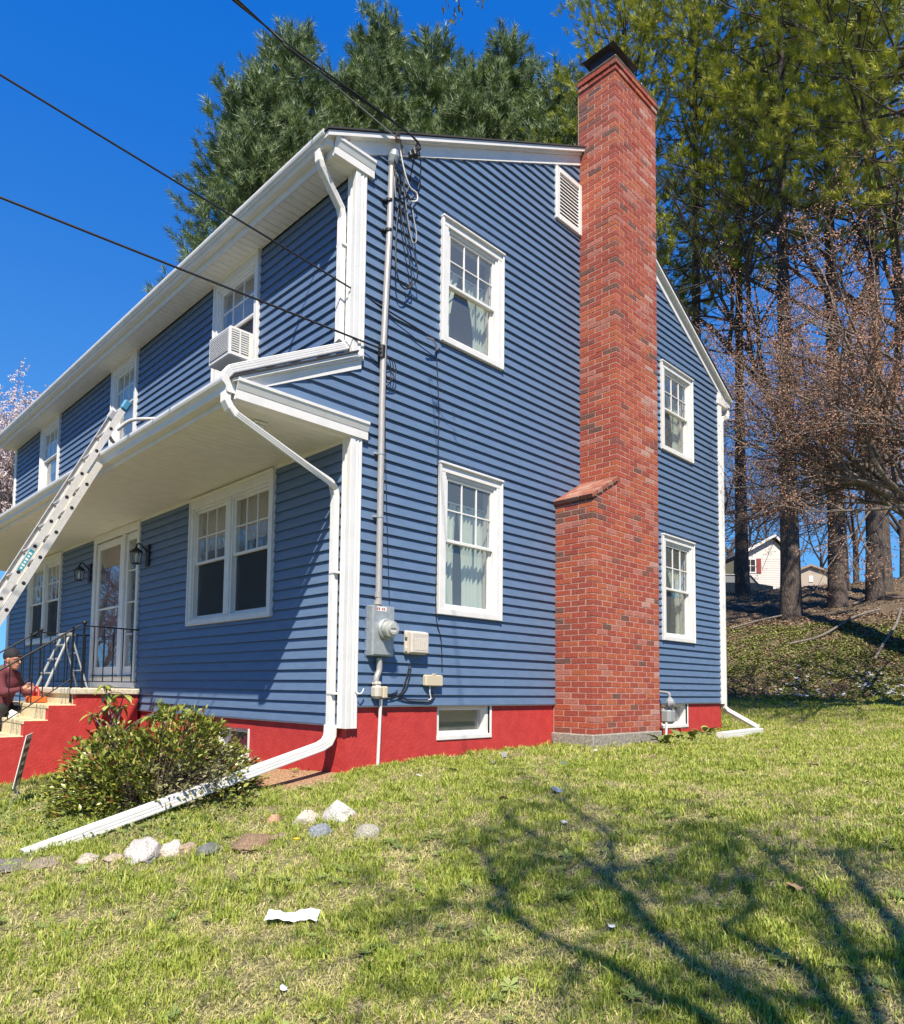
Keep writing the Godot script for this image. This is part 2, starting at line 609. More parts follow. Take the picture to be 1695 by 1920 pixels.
var clap_mesh := {}
func clap(parent: Node, T: Transform3D, y: float, x0: float, x1: float, lo := 0.0, hi := CRS) -> void:
	if x1 - x0 < 0.012 or hi - lo < 0.006: return
	var key = "%d_%d" % [roundi(lo * 1000), roundi(hi * 1000)]
	if not clap_mesh.has(key):
		var f = func(v): return 0.024 - 0.0225 * v / CRS
		var p := PackedVector2Array()
		p.append(Vector2(-0.004, lo + 0.001))
		if lo == 0.0:
			p.append(Vector2(0.0205, 0.0)); p.append(Vector2(0.0235, 0.0012)); p.append(Vector2(0.024, 0.0035))
		else:
			p.append(Vector2(f.call(lo), lo + 0.001))
		p.append(Vector2(f.call(hi), hi))
		p.append(Vector2(-0.004, hi))
		clap_mesh[key] = prism_mesh(p, 0.0, 1.0, axes(Vector3(0, 0, 1), Vector3(0, 1, 0), Vector3(1, 0, 0)))
	# joints between panels every 3.7 m, staggered
	var cuts := [x0]
	var k = floori(y / CRS / 2.0)
	var j = -14.0 + fmod(absf(k * 1.37), 3.7)
	while j < x1:
		if j > x0 + 0.3 and j < x1 - 0.3: cuts.append(j)
		j += 3.7
	cuts.append(x1)
	for i in cuts.size() - 1:
		var lap = 0.0012 if i % 2 == 1 else 0.0
		put("clapboard", clap_mesh[key], M["siding%d" % (rng.randi() % 3)], parent, T * Transform3D(Basis(Vector3.RIGHT, rv(-0.008, 0.012)) * Basis(Vector3.UP, rv(-0.0006, 0.0006)) * Basis.from_scale(Vector3(cuts[i + 1] - cuts[i], 1, 1)), Vector3(cuts[i], y + rv(-0.0008, 0.0008), lap)))

# rows of clapboard between y0 and y1; span(y) gives [x0, x1] or []; holes are rectangles [x0, y0, x1, y1]
func claps(parent: Node, T: Transform3D, y0: float, y1: float, span: Callable, holes: Array) -> void:
	var y := y0
	while y < y1 - 0.004:
		var top = min(CRS, y1 - y)
		var sp = span.call(y)
		if sp.is_empty():
			y += CRS
			continue
		var segs := [[sp[0], sp[1]]]
		for h in holes:
			if h[3] <= y + 0.002 or h[1] >= y + top - 0.002: continue
			var next := []
			for s in segs:
				if h[2] <= s[0] or h[0] >= s[1]:
					next.append(s)
					continue
				if h[0] > s[0]: next.append([s[0], h[0]])
				if h[2] < s[1]: next.append([h[2], s[1]])
				var a = max(s[0], h[0])
				var b = min(s[1], h[2])
				if h[1] > y + 0.006: clap(parent, T, y, a, b, 0.0, h[1] - y)
				if h[3] < y + top - 0.006: clap(parent, T, y, a, b, h[3] - y, top)
			segs = next
		for s in segs: clap(parent, T, y, s[0], s[1], 0.0, top)
		y += CRS

# a wall core with openings, one mesh
func core(called: String, outline: PackedVector2Array, T: Transform3D, thick: float, holes: Array, m: Material) -> Node3D:
	var c := CSGCombiner3D.new()
	c.name = called
	c.transform = T
	var p := CSGPolygon3D.new()
	p.polygon = outline
	p.depth = thick
	p.material = m
	p.position = Vector3(0, 0, -0.004)
	c.add_child(p)
	for h in holes:
		var b := CSGBox3D.new()
		b.operation = CSGShape3D.OPERATION_SUBTRACTION
		b.size = Vector3(h[2] - h[0], h[3] - h[1], thick * 3)
		b.position = Vector3((h[0] + h[2]) / 2, (h[1] + h[3]) / 2, -thick / 2)
		b.material = m
		c.add_child(b)
	house.add_child(c, true)
	return c

func bar(called: String, parent: Node, a: Vector3, b: Vector3, m: Material, bev := 0.003) -> MeshInstance3D:
	return put(called, slab(a, b, bev), m, parent)

# a double-hung window; local frame: X right, Y up from its lower edge, Z out of the wall; w, h over the casing
func window(T: Transform3D, w: float, h: float, curtain := "", units := 1, head := 0.095, label := "") -> Node3D:
	var W = group_node("window", house, T)
	if label: W.set_meta("label", label)
	var cs := 0.085
	var sl := 0.085
	var ci = w / 2 - cs
	bar("casing", W, Vector3(-w / 2 + 0.018, sl - 0.02, 0.0), Vector3(-ci, h - head, 0.036), M.white, 0.004)
	bar("casing", W, Vector3(ci, sl - 0.02, 0.0), Vector3(w / 2 - 0.018, h - head, 0.036), M.white, 0.004)
	bar("back_band", W, Vector3(-w / 2 - 0.008, 0.0, 0.0), Vector3(-w / 2 + 0.018, h, 0.05), M.white, 0.004)
	bar("back_band", W, Vector3(w / 2 - 0.018, 0.0, 0.0), Vector3(w / 2 + 0.008, h, 0.05), M.white, 0.004)
	bar("head_casing", W, Vector3(-w / 2 + 0.018, h - head, 0.0), Vector3(w / 2 - 0.018, h - 0.02, 0.037), M.white, 0.004)
	bar("drip_cap", W, Vector3(-w / 2 - 0.012, h - 0.022, 0.0), Vector3(w / 2 + 0.012, h + 0.006, 0.062), M.white, 0.006)
	bar("sill", W, Vector3(-w / 2 + 0.018, 0.0, 0.0), Vector3(w / 2 - 0.018, sl - 0.02, 0.042), M.white, 0.006)
	bar("sill", W, Vector3(-ci, sl - 0.02, -0.08), Vector3(ci, sl, 0.024), M.white, 0.004)
	var uw = (2 * ci - (units - 1) * 0.11) / units
	for u in units:
		var x0 = -ci + u * (uw + 0.11)
		var x1 = x0 + uw
		if u > 0: bar("mullion", W, Vector3(x0 - 0.11, sl, -0.06), Vector3(x0, h - head, 0.034), M.white, 0.004)
		var y0 = sl
		var y1 = h - head
		var ym = (y0 + y1) / 2
		var fr := 0.03
		bar("frame", W, Vector3(x0, y0, -0.08), Vector3(x0 + fr, y1, 0.018), M.white, 0.003)
		bar("frame", W, Vector3(x1 - fr, y0, -0.08), Vector3(x1, y1, 0.018), M.white, 0.003)
		bar("frame", W, Vector3(x0 + fr, y1 - fr, -0.08), Vector3(x1 - fr, y1, 0.018), M.white, 0.003)
		for e in [[ym - 0.02, y1 - fr, -0.014, true], [y0 + 0.004, ym + 0.02, -0.048, false]]:
			var z = e[2]
			var t := 0.034
			var a0 = x0 + fr
			var a1 = x1 - fr
			var s = ST()
			box(s, Vector3((a0 + a1) / 2, e[0] + t / 2, z), Vector3(a1 - a0, t, 0.03), 0.004)
			box(s, Vector3((a0 + a1) / 2, e[1] - t / 2, z), Vector3(a1 - a0, t, 0.03), 0.004)
			box(s, Vector3(a0 + t / 2, (e[0] + e[1]) / 2, z), Vector3(t, e[1] - e[0] - 2 * t + 0.006, 0.0295), 0.003)
			box(s, Vector3(a1 - t / 2, (e[0] + e[1]) / 2, z), Vector3(t, e[1] - e[0] - 2 * t + 0.006, 0.0295), 0.003)
			put("sash_frame", s.commit(), M.white, W)
			var g0 = a0 + t - 0.004
			var g1 = a1 - t + 0.004
			var gy0 = e[0] + t - 0.004
			var gy1 = e[1] - t + 0.004
			if e[3]:
				for k in [1, 2]:
					var gx = lerpf(g0, g1, k / 3.0)
					bar("muntin", W, Vector3(gx - 0.008, gy0, z - 0.012), Vector3(gx + 0.008, gy1, z + 0.008), M.white, 0.003)
				for k in 3:
					var q0 = lerpf(g0, g1, k / 3.0) + (0.008 if k > 0 else 0.0)
					var q1 = lerpf(g0, g1, (k + 1) / 3.0) - (0.008 if k < 2 else 0.0)
					var gm = (gy0 + gy1) / 2
					bar("muntin", W, Vector3(q0, gm - 0.008, z - 0.0115), Vector3(q1, gm + 0.008, z + 0.0075), M.white, 0.003)
					for r in [[gy0, gm - 0.008], [gm + 0.008, gy1]]:
						put("pane", slab(Vector3(q0, r[0], z - 0.004), Vector3(q1, r[1], z), 0.0), M.glass, W)
			else:
				put("pane", slab(Vector3(g0, gy0, z - 0.004), Vector3(g1, gy1, z), 0.0), M.glass, W)
				if curtain == "dark":
					put("insect_screen", slab(Vector3(g0, gy0, z + 0.022), Vector3(g1, gy1, z + 0.0225), 0.0), M.screen, W)
		if curtain == "tier" or curtain == "sheer":
			var s = ST()
			s.set_smooth_group(0)
			var top = lerpf(y0, y1, rv(0.70, 0.84))
			var open = rv(0.3, 1.7)
			var waves = rv(26.0, 40.0)
			var n := 60
			for side in 2:
				for j in 9:
					for i in n + 1:
						var t = float(i) / n
						var vv = float(j) / 8
						var gap = (0.02 + 0.10 * sin(vv * PI * 0.8) + 0.05 * vv) * open * (1.0 + 0.35 * side)
						var xa = x0 - 0.03 if side == 0 else x1 + 0.03
						var xb = lerpf(x0, x1, 0.5) + (-gap if side == 0 else gap)
						var xx = lerpf(xa, xb, t)
						var yy = lerpf(top + 0.035 * absf(sin(t * 9.0 + side)), y0 - 0.1, vv)
						s.add_vertex(Vector3(xx, yy, -0.19 + 0.022 * sin(t * waves + side * 1.3 + vv * 1.6 + sin(t * 9.0) * 1.2) * (0.5 + 0.5 * vv)))
			for side in 2:
				for j in 8:
					for i in n:
						var a = side * 9 * (n + 1) + j * (n + 1) + i
						for k in [a, a + 1, a + n + 1, a + 1, a + n + 2, a + n + 1]: s.add_index(k)
			s.generate_normals()
			put("curtain", s.commit(), M.curtain, W)
			put("curtain_rod", tube_mesh([Vector3(x0 - 0.05, top + 0.04, -0.19), Vector3(x1 + 0.05, top + 0.04, -0.19)], 0.008, 6), M.white, W)
		elif curtain == "dark" or curtain == "shade":
			var sy = lerpf(y0, y1, 0.62 if curtain == "dark" else 0.3)
			put("roller_shade", slab(Vector3(x0 - 0.02, sy, -0.122), Vector3(x1 + 0.02, y1 + 0.05, -0.12), 0.0), M.shade_beige if curtain == "dark" else M.curtain, W)
	return W

func build_house() -> void:
	house = thing("house", "two-storey house with blue clapboard siding, white trim and red brick chimney", "house")
	# openings, in wall coordinates [x0, y0, x1, y1] over the casing
	var gw := [[1.109, 3.756, 2.084, 5.105], [1.109, 0.916, 2.084, 2.483], [5.739, 3.756, 6.728, 5.105], [5.739, 0.916, 6.728, 2.483]]
	var fw := [[-2.709, 3.70, -1.69, 5.0], [-5.99, 3.70, -5.032, 5.0], [-9.558, 3.70, -8.488, 5.0], [-3.16, 0.883, -1.259, 2.43], [-9.93, 0.883, -8.03, 2.43]]
	var inset = func(h): return [h[0] + 0.085, h[1] + 0.08, h[2] - 0.085, h[3] - 0.09]
	var clear = func(h): return [h[0] + 0.01, h[1] + 0.01, h[2] - 0.01, h[3] - 0.01]
	# gable wall
	var g_out := PackedVector2Array([Vector2(0.16, -0.002), Vector2(DEP - 0.16, -0.002), Vector2(DEP - 0.16, rake_low(DEP - 0.16) + 0.1), Vector2(RIDGE, rake_low(RIDGE) + 0.1), Vector2(0.16, rake_low(0.16) + 0.1)])
	var gable = core("gable_wall", g_out, GABLE, 0.16, gw.map(inset), M.drywall)
	var gh = gw.map(clear)
	gh.append([3.12, -0.1, 4.65, 2.43])
	gh.append([3.64, 2.40, 4.65, 9.0])
	gh.append([3.103, 6.055, 3.66, 6.70])
	var g_span = func(y):
		var a := 0.075
		var b := DEP - 0.06
		if y > 2.60 and y < 3.12: a = -(3.085 - y) / 0.482
		if y > 5.16:
			a = max(a, (y - 5.168) / 0.508)
			b = min(b, RIDGE + (7.175 - y) / 0.522)
		if b - a < 0.02: return []
		return [a, b]
	var holder = group_node("gable_siding", house)
	claps(holder, GABLE, 0.0, 7.12, g_span, gh)
	# front wall
	var f_out := PackedVector2Array([Vector2(-LEN, -0.17), Vector2(-0.17, -0.17), Vector2(-0.17, -0.004), Vector2(0.0, -0.004), Vector2(0.0, 5.0), Vector2(-LEN, 5.0)])
	var door := [-6.46, 0.12, -4.70, 2.42]
	var fin = fw.map(inset)
	fin.append([door[0] + 0.09, 0.25, door[2] - 0.09, 2.33])
	core("front_wall", f_out, FRONT, 0.16, fin, M.drywall)
	var fh = fw.map(clear)
	fh.append([door[0] + 0.01, -0.5, door[2] - 0.01, 2.42])
	fh.append([-6.7, -0.5, -4.56, 0.0])
	var f_span = func(_y): return [-LEN + 0.08, -0.075]
	holder = group_node("front_siding", house)
	claps(holder, FRONT, -0.174, 2.455, f_span, fh)
	claps(holder, FRONT, -0.174 + 31 * CRS, 4.99, f_span, fh)
	# back and far end walls, floors
	bar("back_wall", house, Vector3(-LEN, -0.1, -DEP), Vector3(-0.17, 5.2, -DEP + 0.15), M.siding, 0.0)
	var e_out := PackedVector2Array([Vector2(0.0, -0.1), Vector2(DEP - 0.16, -0.1), Vector2(DEP - 0.16, 5.2), Vector2(RIDGE, 7.2), Vector2(0.0, 5.2)])
	put("end_wall", prism_mesh(e_out, -LEN, -LEN + 0.15, axes(Vector3(0, 0, -1), Vector3(0, 1, 0), Vector3(1, 0, 0))), M.siding, house)
	for y in [-0.02, 2.62, 5.28]:
		bar("floor", house, Vector3(-LEN + 0.16, y - 0.16, -DEP + 0.16), Vector3(-0.165, y, -0.165), M.room_floor, 0.0)
	bar("partition", house, Vector3(-4.0, -0.02, -DEP + 0.2), Vector3(-3.9, 5.1, -0.2), M.drywall, 0.0)
	bar("partition", house, Vector3(-3.9, -0.02, -4.05), Vector3(-0.2, 5.1, -3.95), M.drywall, 0.0)
	bar("partition", house, Vector3(-LEN + 0.2, -0.02, -3.2), Vector3(-4.0, 5.1, -3.1), M.drywall, 0.0)
	# foundation
	var bw := [[1.16, -0.32, 1.965, -0.012], [5.75, -0.335, 6.55, -0.012]]
	core("foundation", PackedVector2Array([Vector2(0.21, -1.3), Vector2(DEP - 0.02, -1.3), Vector2(DEP - 0.02, -0.006), Vector2(0.21, -0.006)]), GABLE * Transform3D(Basis(), Vector3(0, 0, -0.012)), 0.2, bw, M.red_stucco)
	var f_b := [[-2.45, -0.62, -1.72, -0.29]]
	core("foundation", PackedVector2Array([Vector2(-LEN + 0.02, -1.5), Vector2(-0.0152, -1.5), Vector2(-0.0152, -0.18), Vector2(-LEN + 0.02, -0.18)]), FRONT * Transform3D(Basis(), Vector3(0, 0, -0.012)), 0.2, f_b, M.red_stucco)
	bar("foundation", house, Vector3(-0.21, -0.19, -0.21), Vector3(-0.016, -0.003, -0.016), M.red_stucco, 0.0)
	bar("starter_strip", house, Vector3(-0.008, -0.012, -DEP + 0.05), Vector3(0.011, 0.0, -0.09), M.white, 0.0)
	bar("starter_strip", house, Vector3(-LEN, -0.188, -0.008), Vector3(-0.09, -0.174, 0.011), M.white, 0.0)
	for b in bw:
		basement_window(GABLE * Transform3D(Basis(), Vector3((b[0] + b[2]) / 2, b[1], -0.016)), b[2] - b[0], b[3] - b[1])
	basement_window(FRONT * Transform3D(Basis(), Vector3(-2.085, -0.62, -0.016)), 0.73, 0.33)
	# windows
	var wl := ["upper window with pale curtains beside the electric mast", "lower window with pale curtains above the utility boxes", "upper window behind the chimney", "lower window behind the chimney"]
	for i in 4:
		var g = gw[i]
		window(GABLE * Transform3D(Basis(), Vector3((g[0] + g[2]) / 2, g[1], 0.004)), g[2] - g[0], g[3] - g[1], "tier" if i < 2 else "sheer", 1, 0.095, wl[i])
	for i in 5:
		var g = fw[i]
		window(FRONT * Transform3D(Basis(), Vector3((g[0] + g[2]) / 2, g[1], 0.004)), g[2] - g[0], g[3] - g[1], "shade" if i in [1, 2] else "dark", 1 if i < 3 else 2, 0.12)
	build_door(door)
	build_trim()
	build_roofs()
	build_chimney()

func basement_window(T: Transform3D, w: float, h: float) -> void:
	var W = group_node("basement_window", house, T)
	bar("frame", W, Vector3(-w / 2, 0, -0.14), Vector3(-w / 2 + 0.05, h, -0.02), M.white)
	bar("frame", W, Vector3(w / 2 - 0.05, 0, -0.14), Vector3(w / 2, h, -0.02), M.white)
	bar("frame", W, Vector3(-w / 2 + 0.05, h - 0.04, -0.14), Vector3(w / 2 - 0.05, h, -0.03), M.white)
	bar("frame", W, Vector3(-w / 2 + 0.05, 0, -0.14), Vector3(w / 2 - 0.05, 0.05, -0.03), M.white)
	bar("sill", W, Vector3(-w / 2 - 0.005, -0.035, -0.1), Vector3(w / 2 + 0.03, 0.012, 0.012), M.white, 0.005)
	bar("side_trim", W, Vector3(w / 2, 0.012, -0.1), Vector3(w / 2 + 0.03, h, 0.008), M.white, 0.003)
	put("pane", slab(Vector3(-w / 2 + 0.05, 0.05, -0.1), Vector3(w / 2 - 0.05, h - 0.04, -0.096)), M.glass, W)

func build_door(d: Array) -> void:
	var x0 = d[0]
	var x1 = d[2]
	var D = group_node("entrance_door", house, Transform3D(Basis(), Vector3(0, 0, 0.004)))
	var xm := -5.27
	bar("casing", D, Vector3(x0, 0.12, 0), Vector3(x0 + 0.1, 2.34, 0.04), M.white, 0.004)
	bar("casing", D, Vector3(x1 - 0.07, 0.12, 0), Vector3(x1, 2.34, 0.04), M.white, 0.004)
	bar("head_casing", D, Vector3(x0, 2.34, 0), Vector3(x1, 2.45, 0.042), M.white, 0.004)
	bar("mullion", D, Vector3(xm - 0.05, 0.285, -0.1), Vector3(xm + 0.05, 2.34, 0.035), M.white, 0.004)
	bar("sill", D, Vector3(x0 + 0.1, 0.12, -0.1), Vector3(x1 - 0.07, 0.265, 0.02), M.white, 0.004)
	bar("threshold", D, Vector3(x0 + 0.1, 0.265, -0.12), Vector3(x1 - 0.07, 0.285, 0.06), M.grey_metal, 0.004)
	# storm door
	var a = x0 + 0.12
	var b = xm - 0.06
	var s = ST()
	box(s, Vector3(a + 0.045, 1.31, 0.0), Vector3(0.09, 2.02, 0.035), 0.004)
	box(s, Vector3(b - 0.045, 1.31, 0.0), Vector3(0.09, 2.02, 0.035), 0.004)
	box(s, Vector3((a + b) / 2, 2.27, 0.0), Vector3(b - a - 0.18, 0.10, 0.0345), 0.004)
	box(s, Vector3((a + b) / 2, 0.36, 0.0), Vector3(b - a - 0.18, 0.13, 0.0345), 0.004)
	box(s, Vector3((a + b) / 2, 1.30, 0.0), Vector3(b - a - 0.18, 0.025, 0.0345), 0.003)
	put("storm_door_frame", s.commit(), M.white, D)
	for r in [[0.425, 1.2875], [1.3125, 2.22]]:
		put("pane", slab(Vector3(a + 0.09, r[0], -0.003), Vector3(b - 0.09, r[1], 0.001)), M.glass, D)
	put("door_leaf", slab(Vector3(a, 0.29, -0.14), Vector3(b, 2.32, -0.1), 0.004), M.door_red, D)
	for r in [[0.45, 0.95], [1.1, 1.9]]:
		for c in [[a + 0.12, (a + b) / 2 - 0.05], [(a + b) / 2 + 0.05, b - 0.12]]:
			put("door_panel", slab(Vector3(c[0], r[0], -0.1), Vector3(c[1], r[1], -0.092), 0.006), M.door_red, D)
	put("handle", tube_mesh([Vector3(b - 0.05, 1.16, 0.02), Vector3(b - 0.05, 1.15, 0.06), Vector3(b - 0.05, 1.32, 0.06), Vector3(b - 0.05, 1.31, 0.02)], 0.008, 6), M.chrome, D)
	put("mail_slot", slab(Vector3((a + b) / 2 - 0.02, 0.98, -0.1), Vector3((a + b) / 2 + 0.22, 1.03, -0.085), 0.004), M.chrome, D)
	# sidelight
	var sa = xm + 0.05
	var sb = x1 - 0.07
	s = ST()
	box(s, Vector3(sa + 0.03, 1.31, -0.02), Vector3(0.06, 2.04, 0.04), 0.003)
	box(s, Vector3(sb - 0.03, 1.31, -0.02), Vector3(0.06, 2.04, 0.04), 0.003)
	box(s, Vector3((sa + sb) / 2, 2.28, -0.02), Vector3(sb - sa - 0.12, 0.1, 0.0395), 0.003)
	box(s, Vector3((sa + sb) / 2, 0.36, -0.02), Vector3(sb - sa - 0.12, 0.13, 0.0395), 0.003)
	put("sidelight_frame", s.commit(), M.white, D)
	var ys := [0.425, 0.88, 1.335, 1.79, 2.23]
	for k in 4:
		put("pane", slab(Vector3(sa + 0.06, ys[k] + (0.008 if k else 0.0), -0.025), Vector3(sb - 0.06, ys[k + 1] - 0.008, -0.021)), M.glass, D)
		if k: bar("muntin", D, Vector3(sa + 0.06, ys[k] - 0.008, -0.035), Vector3(sb - 0.06, ys[k] + 0.008, -0.01), M.white, 0.002)
	put("curtain", slab(Vector3(sa, 0.4, -0.155), Vector3(sb, 2.3, -0.15)), M.shade_beige, D)

func fluted_post(called: String, T: Transform3D, y0: float, y1: float) -> void:
	# an outside corner post: two ribbed faces; profile in plan, T maps (x along one wall, y along the other)
	var w := 0.098
	var o := 0.036
	var p := PackedVector2Array()
	p.append_array([Vector2(-w, -0.01), Vector2(-w, o - 0.006), Vector2(-w + 0.006, o), Vector2(-w + 0.02, o), Vector2(-w + 0.026, o - 0.007), Vector2(-w * 0.62, o - 0.007), Vector2(-w * 0.56, o), Vector2(-w * 0.44, o), Vector2(-w * 0.38, o - 0.007), Vector2(-0.022, o - 0.007), Vector2(-0.015, o), Vector2(o - 0.004, o)])
	p.append_array([Vector2(o, o - 0.004), Vector2(o, -0.015), Vector2(o - 0.007, -0.022), Vector2(o - 0.007, -w * 0.38), Vector2(o, -w * 0.44), Vector2(o, -w * 0.56), Vector2(o - 0.007, -w * 0.62), Vector2(o - 0.007, -w + 0.026), Vector2(o, -w + 0.02), Vector2(o, -w + 0.006), Vector2(o - 0.006, -w), Vector2(-0.01, -w), Vector2(-0.01, -0.01)])
	put(called, prism_mesh(p, y0, y1, T), M.white, house)

func build_trim() -> void:
	# corner posts (plan profile: local X = world x, local Y = world z, drawn along world y)
	var c = axes(Vector3(1, 0, 0), Vector3(0, 0, 1), Vector3(0, 1, 0))
	fluted_post("corner_post", c, -0.2, 2.50)
	fluted_post("corner_post", c, 3.20, 5.02)
	fluted_post("corner_post", axes(Vector3(1, 0, 0), Vector3(0, 0, -1), Vector3(0, 1, 0), Vector3(0, 0, -DEP)), -0.02, 5.2)
	fluted_post("corner_post", axes(Vector3(-1, 0, 0), Vector3(0, 0, 1), Vector3(0, 1, 0), Vector3(-LEN, 0, 0)), 3.05, 5.0)
	fluted_post("corner_post", axes(Vector3(-1, 0, 0), Vector3(0, 0, 1), Vector3(0, 1, 0), Vector3(-LEN, 0, 0)), -0.2, 2.46)
	# gable vent
	var V = group_node("gable_vent", house, GABLE * Transform3D(Basis(), Vector3(3.38, 6.06, 0.004)))
	bar("vent_frame", V, Vector3(-0.285, -0.015, 0), Vector3(-0.215, 0.665, 0.045), M.white, 0.006)
	bar("vent_frame", V, Vector3(0.205, -0.015, 0), Vector3(0.27, 0.665, 0.045), M.white, 0.006)
	bar("vent_frame", V, Vector3(-0.215, 0.6, 0), Vector3(0.205, 0.665, 0.0445), M.white, 0.006)
	bar("vent_frame", V, Vector3(-0.215, -0.015, 0), Vector3(0.205, 0.05, 0.0445), M.white, 0.006)
	put("vent_back", slab(Vector3(-0.22, 0.0, 0.0), Vector3(0.21, 0.65, 0.004)), M.grey_plastic, V)
	for k in 12:
		var s = ST()
		box(s, Vector3(-0.005, 0.075 + k * 0.0455, 0.022), Vector3(0.42, 0.046, 0.005), 0.001, Basis(Vector3.RIGHT, -0.45))
		put("slat", s.commit(), M.white, V)

# a straight gutter of K profile along x, at z (back) and y (lower edge)
func gutter(called: String, x0: float, x1: float, y: float, z: float) -> void:
	var G = group_node(called, house)
	var prof := PackedVector2Array([Vector2(0, 0), Vector2(0.065, 0), Vector2(0.075, 0.012), Vector2(0.078, 0.04), Vector2(0.098, 0.066), Vector2(0.112, 0.072), Vector2(0.118, 0.09), Vector2(0.118, 0.112), Vector2(0.098, 0.112), Vector2(0.098, 0.107), Vector2(0.113, 0.107), Vector2(0.113, 0.092), Vector2(0.107, 0.076), Vector2(0.094, 0.071), Vector2(0.073, 0.042), Vector2(0.070, 0.014), Vector2(0.063, 0.005), Vector2(0.005, 0.005), Vector2(0.005, 0.115), Vector2(0, 0.115)])
	put("trough", prism_mesh(prof, 0, x1 - x0, axes(Vector3(0, 0, 1), Vector3(0, 1, 0), Vector3(1, 0, 0), Vector3(x0, y, z))), M.white, G)
	var cap := PackedVector2Array([Vector2(0, -0.002), Vector2(0.066, -0.002), Vector2(0.077, 0.011), Vector2(0.080, 0.04), Vector2(0.1, 0.065), Vector2(0.114, 0.071), Vector2(0.12, 0.09), Vector2(0.12, 0.114), Vector2(0, 0.118)])
	put("end_cap", prism_mesh(cap, 0, 0.004, axes(Vector3(0, 0, 1), Vector3(0, 1, 0), Vector3(1, 0, 0), Vector3(x1, y, z))), M.white, G)

func soffit(y: float, z0: float, z1: float, x0: float, x1: float) -> void:
	var G = group_node("soffit", house)
	var s = ST()
	var w := 0.30
	for k in 3:
		var a = k * 0.1
		prism(s, PackedVector2Array([Vector2(a + 0.0035, 0.0), Vector2(a + 0.008, -0.006), Vector2(a + 0.092, -0.006), Vector2(a + 0.0965, 0.0), Vector2(a + 0.0965, 0.006), Vector2(a + 0.0035, 0.006)]), z0, z1, axes(Vector3(1, 0, 0), Vector3(0, 1, 0), Vector3(0, 0, 1)))
	box(s, Vector3(0.15, 0.008, (z0 + z1) / 2), Vector3(0.2995, 0.006, z1 - z0 - 0.002))
	var mesh = s.commit()
	var x = x1 - w
	while x > x0 - 0.2:
		put("soffit_panel", mesh, M.soffit_white, G, Transform3D(Basis(), Vector3(x, y, 0)))
		x -= w

